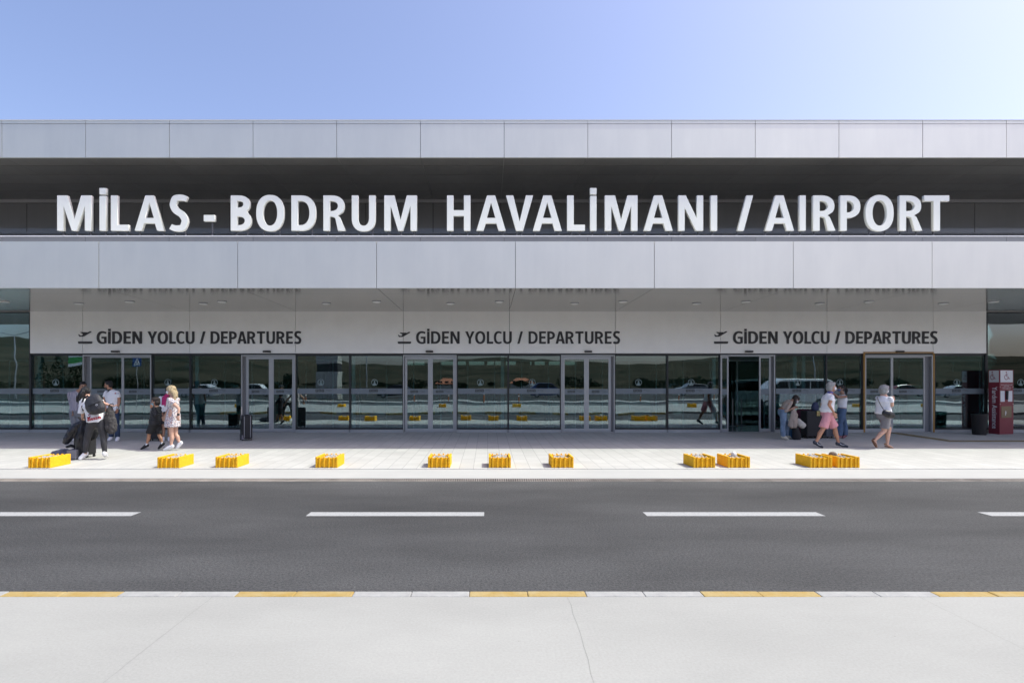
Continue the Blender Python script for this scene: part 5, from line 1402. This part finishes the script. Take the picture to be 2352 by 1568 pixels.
# blue day bag on the pile and tag
Y = 16.3
v = Vol(); zz = gz(Y)+.80; xb = WX(gx7(718,2600),Y)
v.loft([(Vector((xb,Y+.12,zz+.03)),.10,.08),(Vector((xb,Y+.12,zz+.13)),.11,.085),(Vector((xb,Y+.12,zz+.20)),.08,.06)], Vector((1,0,0)), 14)
o = link('day_bag', v.mesh(.009,2,.01,8,2), mat('navy_nylon', (.035,.045,.10), .7), None, smooth=True); tag(o, 'small navy bag on top of the huge black suitcase', 'bag')
x_ = WX(gx7(742,2600),16.1); b_ = MB(); b_.box(x_-.05,x_+.04,16.158,16.166,gz(16)+.66,gz(16)+.80); o = b_.build('luggage_tag', speckle('tag_print', (.42,.38,.16), (.45,.10,.04), (.12,.25,.08), 40), None); tag(o, 'colourful paper tag stuck on the huge black suitcase', 'tag')
# luggage around the leaning woman
Y = 12.75
A_ = lambda x_, y_, dy=0: at7(x_, y_, (1010,1300), WX(gx7(1010,0),12.2), 12.2, mpp(12.2), dy)
suitcase('black upright suitcase in front of the leaning woman, with jackets over it', A_(905,0,.35).x, 12.6, .36, .26, .62, R(-10), detail=False)
b_ = MB(); b_.bar(A_(848,838,.20), A_(918,905,.20), .035, .03)
for dx in (0, .04): b_.bar(A_(880+dx*300,872,.22), A_(905+dx*300,1010,.30), .014, .014)
o = b_.build('trolley_handle', mat('dark_handle', (.04,.04,.045), .4, .3), None); tag(o, 'tilted dark grey trolley handle held in the left hand of the leaning woman', 'handle')
v = Vol()
v.loft([(A_(895,900,.10),.07,.06),(A_(845,935,.08),.11,.09),(A_(790,1000,.05),.12,.09),(A_(735,1075,.03),.095,.08),(A_(715,1110,.03),.07,.06)], Vector((0,1,0)), 16)
v.loft([(A_(905,900,.12),.08,.07),(A_(890,980,.12),.12,.12),(A_(880,1080,.12),.12,.12),(A_(875,1180,.12),.10,.10),(A_(865,1280,.12),.09,.08)], Vector((0,1,0)), 16)
o = link('jacket', v.mesh(.009,2,.02,8,12,(1.5,1.5,.6)), mat('black_puffer', (.010,.011,.016), .38, var=.5, vscale=9, bump=.4, bscale=20), None, smooth=True)
tag(o, 'black padded jacket draped over the suitcase left of the leaning woman', 'jacket')
v = Vol(); v.loft([(A_(1000,930,.25),.07,.05),(A_(1015,1000,.25),.12,.06),(A_(1010,1050,.25),.10,.05),(A_(985,1075,.25),.04,.03)], Vector((1,0,0)), 14)
o = link('sweater', v.mesh(.009,2,.014,8,14), M['blackc'], None, smooth=True); tag(o, 'black sweater bunched behind the legs of the leaning woman', 'sweater')
v = Vol(); v.loft([(A_(590,1245,.22),.11,.07),(A_(640,1235,.22),.13,.10),(A_(720,1235,.22),.13,.11),(A_(790,1235,.22),.12,.10),(A_(830,1250,.22),.10,.075)], Vector((0,1,0)), 16)
o = link('duffel_bag', v.mesh(.009,2,.02,8,15), mat('blue_grey_cloth', (.10,.105,.14), .85, var=.35, vscale=10, bump=.5, bscale=40), None, smooth=True); tag(o, 'blue grey duffel bag on the ground behind the leftmost planter', 'bag')
v = Vol(); v.loft([(A_(730,1160,.20),.04,.03),(A_(770,1148,.18),.05,.035),(A_(815,1160,.20),.04,.03)], Vector((0,1,0)), 10); link('grip', v.mesh(.008,1), M['blackc'], o, smooth=True)
v = Vol(); v.box(A_(800,1240,.02), (.09,.10,.10), Matrix.Rotation(.2,3,'Z')); link('end_pocket', v.mesh(.009,3,.006,8,2), mat('mid_grey_cloth', (.17,.17,.19), .85), o, smooth=True)
# small black case of the half hidden woman
Y = groundY(1012); suitcase('small black case standing between the boy and the blond woman', WX(gx7(1690,0),Y), Y, .30, .24, .50, R(10), detail=False)

# ---------------------------------------------------------------- assistance kiosk
Y = 17.45
kx0, kx1, kx2 = WX(2273,Y), WX(2296,Y), WX(2334,Y)
kz = gz(Y); h_ = WZ(849,Y)-kz; th_ = R(14)
t = thing('assistance_kiosk', (kx1, Y, kz), 'dark red wheelchair assistance call post by the right hand glazing', 'kiosk')
wf = (kx2-kx1)/math.cos(th_); wl = .44
fx = Vector((math.cos(th_), math.sin(th_), 0)); bx_ = Vector((-math.sin(th_), math.cos(th_), 0))
c0 = Vector((WX(2296, Y-.08), Y-.08, kz)); wf = .57
# the side face turns away to the left: depth chosen so that it spans its width in the photo
side = bx_*.31; wl = side.length; sd = side.normalized()
c1 = c0 + fx*wf
vs = [c0, c1, c1+side, c0+side]
b_ = MB(); b_.add(vs + [p_+Vector((0,0,h_)) for p_ in vs], [(0,1,2,3),(4,5,6,7),(0,1,5,4),(1,2,6,5),(2,3,7,6),(3,0,4,7)]); b_.build('housing', M['red'], t)
def plate(o0, ax, nrm, u0, u1, z0_, z1_, m_, name, par, th=.004, rd=False):
    p0, p1 = o0+ax*u0, o0+ax*u1; q = MB()
    vs = [p0+Vector((0,0,z0_))+nrm*.0015, p1+Vector((0,0,z0_))+nrm*.0015, p1+Vector((0,0,z1_))+nrm*.0015, p0+Vector((0,0,z1_))+nrm*.0015]
    q.add(vs+[x_+nrm*th for x_ in vs], [(0,1,2,3),(4,5,6,7),(0,1,5,4),(1,2,6,5),(2,3,7,6),(3,0,4,7)]); return q.build(name, m_, par)
nf = fx.cross(Vector((0,0,1))); nf = nf if nf.y < 0 else -nf
ns = sd.cross(Vector((0,0,1))); ns = ns if ns.x < 0 else -ns
def onface(me, o0, ax, nrm, u, z_, lift):
    """map x,y of a flat mesh onto a kiosk face"""
    M4 = Matrix((ax, Vector((0,0,1)), nrm)).transposed().to_4x4(); M4.translation = o0 + ax*u + Vector((0,0,z_)) + nrm*lift
    me.transform(M4); return me
M['kw'] = mat('kiosk_white', (.74,.74,.76), .5); M['kred'] = mat('kiosk_symbol_red', (.24,.01,.03), .5)
z_at = lambda zy: h_*(1025-zy)/(1025-312)
pw = plate(c0, fx, nf, .03, wf-.03, z_at(450), z_at(320), M['kw'], 'symbol_panel', t)
so_ = c0+side; sx_ = -sd
ps = plate(so_, sx_, ns, .02, wl-.02, z_at(450), z_at(320), mat('kiosk_grey_white', (.60,.60,.62), .5), 'symbol_panel', t)
def wheelchair(k_):
    cs = [arc(.5,1.42,.13,.13,0,360,14)[:-1]]
    wheel = stroke([(.5+.38*math.cos(R(a)), .62+.38*math.sin(R(a))) for a in range(105, 372, 8)], .10)
    bodyl = stroke([(.50,1.24),(.50,.74),(.86,.74),(1.06,.34),(1.26,.42)], .12)
    arm_ = stroke([(.52,1.04),(.84,1.04)], .10)
    b_ = MB()
    for i, c_ in enumerate((cs[0], wheel, bodyl, arm_)):
        me = outline_mesh([[(p_[0]*k_, p_[1]*k_) for p_ in c_]], .001, 's'); b_.add([v_.co+Vector((0,0,.0003*i)) for v_ in me.vertices], [tuple(p_.vertices) for p_ in me.polygons]); bpy.data.meshes.remove(me)
    return b_.mesh('wheelchair')
me = wheelchair(.19); onface(me, c0, fx, nf, wf*.30, z_at(436), .006); link('wheelchair_symbol', me, M['kred'], pw)
me = wheelchair(.19); me.transform(Matrix.Diagonal((wl/.46,1,1,1))); onface(me, so_, sx_, ns, wl*.14, z_at(436), .006); link('wheelchair_symbol', me, M['kred'], ps)
for j, tx in enumerate(('Bu hizmet sadece hareket engelli', 'yolcular içindir.', 'This service point is for', 'disabled passengers only.')):
    me = text_mesh(tx, .036, align='CENTER'); onface(me, c0, fx, nf, wf*.5, z_at(482+j*14), .003); link('notice_text', me, M['kw'], t)
plate(c0, fx, nf, .03, wf*.36, z_at(665), z_at(545), M['kw'], 'notice', t); plate(c0, fx, nf, wf*.60, wf-.05, z_at(665), z_at(545), M['kw'], 'notice', t)
q = MB(); p_ = c0+fx*(wf*.47)+nf*.03; q.cyl(p_+Vector((0,0,z_at(640))), p_+Vector((0,0,z_at(545))), .028, .036, 12); ho = q.build('telephone_handset', M['black'], t)
pb = plate(c0, fx, nf, .06, wf*.84, z_at(842), z_at(716), M['brass'], 'metal_plate', t, th=.01)
me = outline_mesh([[(0,0),(.02,.01),(.03,.06),(.045,.07),(.03,.14),(.015,.15),(.0,.08)]], .002, 'p'); onface(me, c0, fx, nf, wf*.38, z_at(818), .013); link('plate_mark', me, M['kw'], pb)
for u_ in (.02, wf-.02):
    for zz in (502, 690):
        q = MB(); p_ = c0+fx*u_+Vector((0,0,z_at(zz))); q.cyl(p_, p_+nf*.008, .012, .012, 10); q.build('screw', M['steel'], t)
me = text_mesh('Yardım Assistance', .2, bold=.002); mw = max(v_.co.x for v_ in me.vertices); me.transform(Matrix.Diagonal((1.30/mw, 1, 1, 1))); me.transform(Matrix.Rotation(R(-90),4,'Z')); onface(me, so_, sx_, ns, wl*.34, z_at(500), .004); link('lettering', me, M['kw'], t)
# dark bin and tall cabinet inside
Y = 17.3; x_ = WX(2249,Y)
t = thing('litter_bin', (x_,Y,gz(Y)), 'dark woven cylindrical litter bin left of the red call post', 'bin')
b_ = MB(); b_.cyl((x_,Y,gz(Y)),(x_,Y,gz(Y)+.62),.17,.195,28); b_.build('basket', M['wick'], t, smooth=False)
b_ = MB(); b_.cyl((x_,Y,gz(Y)+.615),(x_,Y,gz(Y)+.635),.2,.2,28); b_.build('rim', M['black'], t)
Y = 19.0; b_ = MB(); b_.box(WX(2254,Y), WX(2330,Y)*0+WX(2329,Y), Y, Y+.4, ZB, WZ(852,Y)) if False else b_.box(WX(2206,Y), WX(2248,Y), Y, Y+.6, ZB, WZ(853,Y))
o = b_.build('tall_cabinet', mat('cabinet_black', (.045,.05,.055), .4), None, bevel=.01); tag(o, 'tall black cabinet standing inside behind the glass near the right end', 'cabinet')
# queue barriers behind door two
for j, (zx, x0s, yy) in enumerate(((715,650,19.7),(860,650,20.4),(945,650,19.9),(997,650,20.5),(195,1950,19.9),(1885,1300,20.3),(1835,1950,20.4),(1930,1950,20.8))):
    X = WX(gx7(zx,x0s), yy)
    t = thing('queue_post', (X,yy,ZB), 'slim steel queue barrier post standing inside the glass', 'barrier post', 'queue posts in the lobby')
    b_ = MB(); b_.cyl((X,yy,ZB),(X,yy,ZB+.02),.16,.15,20); b_.build('base', M['steel'], t)
    b_ = MB(); b_.cyl((X,yy,ZB+.02),(X,yy,ZB+1.0),.022,.022,12); b_.build('pole', M['steel'], t)
# ---------------------------------------------------------------- what the glass reflects: the land behind the camera
def hillz(x, y):
    d_ = math.hypot(x, y-36); u = x/max(1, 36-y)
    e = .088 - .052*max(0, min(1, (u+.42)/.16)) + .012*math.exp(-((u-.05)/.12)**2) + .018*max(0, min(1,(u-.25)/.3))
    e *= 1 + .10*noise.noise(Vector((u*6, 3.1, 0))) + .04*noise.noise(Vector((u*22, 1, 0)))
    t_ = max(0, min(1, (d_-150)/330)); t_ = t_*t_*(3-2*t_)
    return -.6 + t_*(e*max(36-y,1) + 7*noise.noise(Vector((x*.012, y*.012, 0)))*(1-t_))
b = MB(); nx_, ny_ = 110, 26
for j in range(ny_+1):
    dd = 60 + 540*(j/ny_)**1.2
    for i in range(nx_+1):
        a = R(200 + 140*i/nx_); x, y = dd*math.cos(a)*1.0, 36+dd*math.sin(a)
        z_ = hillz(x, y)
        if dd > 480: z_ *= 1
        b.v.append((x, y, z_))
for j in range(ny_):
    for i in range(nx_):
        k_ = j*(nx_+1)+i; b.f.append((k_,k_+1,k_+nx_+2,k_+nx_+1)); b.m.append(0)
me = bpy.data.meshes.new('hills'); me.from_pydata(b.v, [], b.f)
M['hill'] = mat('scrub_hillside', (.016,.021,.016), .95, col2=(.068,.058,.042), vscale=.045, bump=.8, bscale=.5, spec=0)
tag(link('hills', me, M['hill'], None, smooth=True), kind='structure')
M['plaster'] = mat('pale_plaster', (.32,.31,.28), .9)
# trees and bushes beyond the fence
M['leaf'] = mat('foliage_green', (.035,.05,.028), .9, spec=.1, var=.5, vscale=1.5); M['leaf2'] = mat('foliage_dark', (.03,.05,.02), .9, spec=.1, var=.5, vscale=1.5); M['bark'] = mat('bark', (.08,.055,.035), .9)
random.seed(5)
def tree(x, y, h_, r_, cyp=False):
    t = thing('cypress_tree' if cyp else 'tree', (x,y,-.3), ('tall thin dark cypress reflected in the glass' if cyp else 'broad green tree beyond the fence reflected in the glass'), 'tree', 'cypresses seen reflected in the glass' if cyp else 'trees seen reflected in the glass')
    b_ = MB(); b_.cyl((x,y,-.3),(x+.1,y,h_*.5),.14,.07,8)
    if not cyp:
        for a in range(4): b_.cyl((x,y,h_*.35),(x+math.cos(a*1.7)*r_*.5,y+math.sin(a*1.7)*r_*.5,h_*.65),.06,.03,6)
    b_.build('trunk', M['bark'], t)
    v_, f_ = [], []
    for i in range(420 if cyp else 520):
        if cyp:
            zz = random.uniform(.08,1); rr = r_*math.sin(math.pi*min(1,.15+zz*.85))**.8*random.uniform(.5,1); a = random.uniform(0,6.28); c_ = Vector((x+rr*math.cos(a), y+rr*math.sin(a), zz*h_)); sz = .17
        else:
            cl = Vector((random.gauss(0,1),random.gauss(0,1),random.gauss(0,.8))); cl = cl/ max(1,cl.length)*random.uniform(.6,1); c_ = Vector((x+cl.x*r_, y+cl.y*r_, h_*.55+cl.z*h_*.45)); sz = .24
        u = Vector((random.gauss(0,1),random.gauss(0,1),random.gauss(0,1))).normalized(); w_ = u.orthogonal().normalized()*sz*random.uniform(.5,1); u = u*sz*random.uniform(.5,1)
        k_ = len(v_); v_ += [c_-u, c_+w_, c_+u, c_-w_]; f_.append((k_,k_+1,k_+2,k_+3))
    me = bpy.data.meshes.new('crown'); me.from_pydata(v_, [], f_); link('crown', me, M['leaf2' if cyp else 'leaf'], t)
trees = [(95,75,5,.9,1),(130,78,6,.8,1),(165,80,5,.8,1),(185,76,5.5,.8,1)]
for i in range(52):
    trees.append((10+i*46+random.uniform(-34,34), random.uniform(85,190), random.uniform(1.3,3.2), random.uniform(1.2,4.2), 0))
for px_, Ym, h_, r_, c_ in trees:
    tree(WX(px_,Ym), 36.1-Ym, h_, r_, bool(c_))
# fence
t = thing('metal_fence', (-35,-14,0), 'grey green railing fence along the car park, seen reflected in the left panes', 'fence')
b_ = MB(); b_.box(-60,-9,-14.02,-13.98,1.10,1.14); b_.box(-60,-9,-14.02,-13.98,.12,.16); b_.build('rail', mat('fence_green', (.06,.08,.07), .5), t)
b_ = MB()
for i in range(365): x = -60+i*.14; b_.box(x-.012,x+.012,-14.01,-13.99,.02,1.18)
b_.build('bars', mat('fence_green', (.06,.08,.07), .5), t)
# bollards in orange along the island
for i, px_ in enumerate((950,1030,1110,1190,1290,1400,1470,1560,1640,1840,450,700)):
    Ym = 49.5; x = WX(px_,Ym)
    t = thing('bollard', (x,36.1-Ym,0), 'thin orange bollard across the road, seen reflected in the glass', 'bollard', 'orange bollards seen reflected')
    b_ = MB(); b_.cyl((x,36.1-Ym,0),(x,36.1-Ym,.75),.05,.045,10); b_.build('tube', mat('orange_plastic', (.45,.12,.02), .6), t)
    b_ = MB(); b_.cyl((x,36.1-Ym,.5),(x,36.1-Ym,.6),.054,.054,10); b_.build('reflective_ring', M['white'], t)
# crossing sign
Ym = 40; x = WX(312,Ym); yy = 36.1-Ym; z0_, z1_ = WZ(841,Ym), WZ(819,Ym)
t = thing('crossing_sign', (x,yy,0), 'blue square pedestrian crossing sign reflected in the leftmost door', 'sign')
b_ = MB(); b_.cyl((x,yy-.05,0),(x,yy-.05,z1_),.03,.03,10); b_.build('pole', M['steel'], t)
hw_ = (z1_-z0_)*.42
b_ = MB(); b_.box(x-hw_,x+hw_,yy-.02,yy,z0_,z1_); sp = b_.build('plate', mat('sign_blue', (.015,.06,.25), .4), t)
b_ = MB(); b_.add([(x-hw_*.8,yy+.003,z0_+.08),(x+hw_*.8,yy+.003,z0_+.08),(x,yy+.003,z1_-.05)], [(0,1,2)]); b_.build('triangle', M['white'], sp)
b_ = MB(); zz = z0_+.10
b_.bar((x,yy+.006,zz+.22),(x,yy+.006,zz+.36),.05,.002,up=(0,1,0)); b_.bar((x,yy+.006,zz+.24),(x-.10,yy+.006,zz+.06),.03,.002,up=(0,1,0)); b_.bar((x,yy+.006,zz+.24),(x+.10,yy+.006,zz+.06),.03,.002,up=(0,1,0))
for i in range(5): b_.bar((x-.22+i*.11,yy+.006,zz+.0),(x-.18+i*.09,yy+.006,zz+.05),.03,.002,up=(0,1,0))
b_.build('pictogram', M['black'], sp)
# banner
x = WX(170,40); t = thing('banner', (x,-3.9,0), 'green and white banner on a pole reflected in the leftmost pane', 'banner')
b_ = MB(); b_.cyl((x+.62,-3.95,0),(x+.62,-3.95,5),.04,.04,10); b_.build('pole', M['steel'], t)
b_ = MB(); b_.add([(x-.55,-3.9,2.82),(x+.55,-3.9,2.95),(x+.6,-3.88,4.6),(x-.35,-3.92,4.6)], [(0,1,2,3)]); ba = b_.build('cloth', M['white'], t)
b_ = MB(); b_.add([(x-.52,-3.895,3.05),(x+.54,-3.895,3.15),(x+.55,-3.89,3.5),(x-.48,-3.89,3.4)], [(0,1,2,3)]); b_.build('printed_stripe', mat('banner_green', (.05,.30,.06), .7), ba)
# houses and a light tower beyond
def house(x, y, w_, h_, d_, lab, wallc, rot=0):
    t = thing('house', (x,y,-.3), lab, 'house')
    b_ = MB(); b_.box(x-w_/2,x+w_/2,y-d_,y,-.4,h_); wl_ = b_.build('wall', wallc, t)
    b_ = MB(); e_ = .5
    b_.add([(x-w_/2-e_,y+e_,h_-.003),(x+w_/2+e_,y+e_,h_-.003),(x+w_/2+e_,y-d_-e_,h_-.003),(x-w_/2-e_,y-d_-e_,h_-.003),(x-w_*.2,y-d_/2,h_+1.5),(x+w_*.2,y-d_/2,h_+1.5)], [(0,1,5,4),(1,2,5),(2,3,4,5),(3,0,4),(0,3,2,1)])
    b_.build('roof', mat('terracotta_roof', (.34,.12,.06), .85, var=.2, vscale=2), t)
    for i in range(3):
        xx = x-w_/2+w_*(i+.5)/3; b_ = MB(); b_.box(xx-.5,xx+.5,y-.02,y+.03,.8,2.1); b_.build('window', M['black'], t)
M['plaster'] = mat('pale_plaster', (.32,.31,.28), .9)
house(WX(1024,150), 36.1-150, 4.6, 1.3, 5, 'low house with orange tiled roof, reflected beside the middle door', M['plaster'])
house(WX(1195,160), 36.1-160, 6.5, 1.3, 6, 'wide low house with orange tiled roof, reflected near the fourth door', M['plaster'])
t = thing('control_block', (WX(745,60),-24,0), 'tall pale block with dark upper windows, reflected right of the second door', 'building')
xa, xb_ = WX(722,60), WX(772,60); b_ = MB(); b_.box(xa,xb_,-26,-24,-.3,WZ(855,60)); b_.box(xa,xb_,-26,-24,WZ(835,60),WZ(790,60)); b_.build('wall', M['plaster'], t)
b_ = MB(); b_.box(xa+.05,xb_-.05,-25.9,-24.1,WZ(855,60)+.003,WZ(835,60)-.003); b_.build('window_strip', M['darkframe'], t)
# van beside the road
t = thing('white_van', (19.9,-1.2,0), 'white passenger van reflected in the glass behind the luggage pile', 'van')
def van_body():
    prof = [(17.35,.35),(17.30,.75),(17.45,.98),(18.15,1.12),(18.85,1.78),(19.3,1.93),(22.0,1.95),(22.35,1.80),(22.55,1.1),(22.55,.35)]
    b_ = MB(); n_ = len(prof); rows = []
    for yy, ins in ((-2.0,.10),(-1.95,.03),(-.35,.03),(-.30,.10)):
        rows.append([(x_, yy, z_ - (ins if z_ > 1.5 else 0)) for x_, z_ in prof])
    for r_ in rows: b_.v += r_
    for j in range(3):
        for i in range(n_): i2 = (i+1) % n_; b_.f.append((j*n_+i, j*n_+i2, (j+1)*n_+i2, (j+1)*n_+i)); b_.m.append(0)
    b_.f.append(tuple(range(n_))[::-1]); b_.f.append(tuple(range(3*n_,4*n_))); b_.m += [0,0]
    return b_
body = van_body().build('body', mat('van_white', (.62,.63,.64), .25), t, bevel=.03)
for xs_ in ([(18.45,1.18),(18.95,1.68),(19.55,1.72),(19.55,1.18)],[(19.62,1.18),(19.62,1.73),(20.85,1.74),(20.85,1.18)],[(20.92,1.18),(20.92,1.74),(22.1,1.72),(22.3,1.18)]):
    b_ = MB(); b_.prism(xs_, -.303, -.290); b_.build('window', M['darkframe'], t)
for x_ in (18.2, 21.5):
    b_ = MB(); b_.cyl((x_,-.50,.22),(x_,-.28,.22),.34,.34,24); wh = b_.build('wheel', M['black'], t)
    b_ = MB(); b_.cyl((x_,-.279,.22),(x_,-.27,.22),.20,.18,20); b_.build('rim', M['steel'], wh)
# parked cars across the road
CARS = [('silver', (.45,.46,.48)), ('white', (.62,.62,.62)), ('black', (.015,.015,.018)), ('dark blue', (.02,.04,.12)), ('grey', (.16,.165,.17)), ('dark red', (.16,.01,.012))]
def parked_car(x, y, k, flip, suv):
    cn, cc = CARS[k % len(CARS)]
    t = thing('parked_car', (0,0,0), cn + ' car parked across the road, seen dimly reflected in the glass', 'car', 'parked cars seen reflected')
    hh = 1.68 if suv else 1.45
    prof = [(-2.15,.28),(-2.2,.62),(-2.05,.84),(-1.05,.98),(-.45,hh-.06),(.1,hh),(1.15,hh-.03),(1.75,1.05 if not suv else 1.2),(2.15,.98),(2.2,.6),(2.12,.28)]
    b_ = MB(); n_ = len(prof)
    for yy, ins, iz in ((-.86,.14,.0),(-.82,.0,.0),(.82,.0,.0),(.86,.14,.0)):
        b_.v += [(px_, yy*(.80 if z_ > 1.05 else 1), z_ - (.03 if abs(yy) > .84 and z_ > 1 else 0)) for px_, z_ in prof]
    for j in range(3):
        for i in range(n_): i2 = (i+1) % n_; b_.f.append((j*n_+i, j*n_+i2, (j+1)*n_+i2, (j+1)*n_+i)); b_.m.append(0)
    b_.f.append(tuple(range(n_))[::-1]); b_.f.append(tuple(range(3*n_,4*n_))); b_.m += [0,0]
    b_.build('body', mat('car_paint_'+cn.replace(' ','_'), cc, .25), t)
    for xs_ in ([(-.95,1.0),(-.45,hh-.13),(.05,hh-.08),(.05,1.0)],[(.12,1.0),(.12,hh-.08),(1.1,hh-.11),(1.5,1.02)]):
        b_ = MB(); b_.prism(xs_, .70, .845); b_.build('window', M['darkframe'], t)
    for x_ in (-1.35, 1.35):
        b_ = MB(); b_.cyl((x_,.68,.31),(x_,.875,.31),.31,.31,20); wh = b_.build('wheel', M['black'], t)
        b_ = MB(); b_.cyl((x_,.876,.31),(x_,.885,.31),.19,.17,16); b_.build('rim', M['steel'], wh)
    t.location = (x, y, -.1); t.scale.x = -1 if flip else 1
for i, (px_, yy, sv) in enumerate(((455,-31,0),(590,-33,1),(905,-35,0),(1255,-34,1),(1590,-35,0),(2075,-33,0),(2190,-32,0))):
    parked_car(WX(px_, 36.1-yy), yy, i, i % 2, sv)
# street lamps
for px_, Ym in ((33,62),(1870,66),(840,70)):
    x = WX(px_,Ym); yy = 36.1-Ym
    t = thing('street_lamp', (x,yy,0), 'twin armed grey street lamp beyond the road, seen reflected', 'street lamp', 'street lamps seen reflected')
    b_ = MB(); b_.cyl((x,yy,0),(x,yy,7),.09,.05,10); b_.build('pole', M['steel'], t)
    b_ = MB(); b_.bar((x-1.6,yy,7.4),(x,yy,6.9),.06,.06); b_.bar((x+1.6,yy,7.4),(x,yy,6.9),.06,.06); b_.build('arm', M['steel'], t)
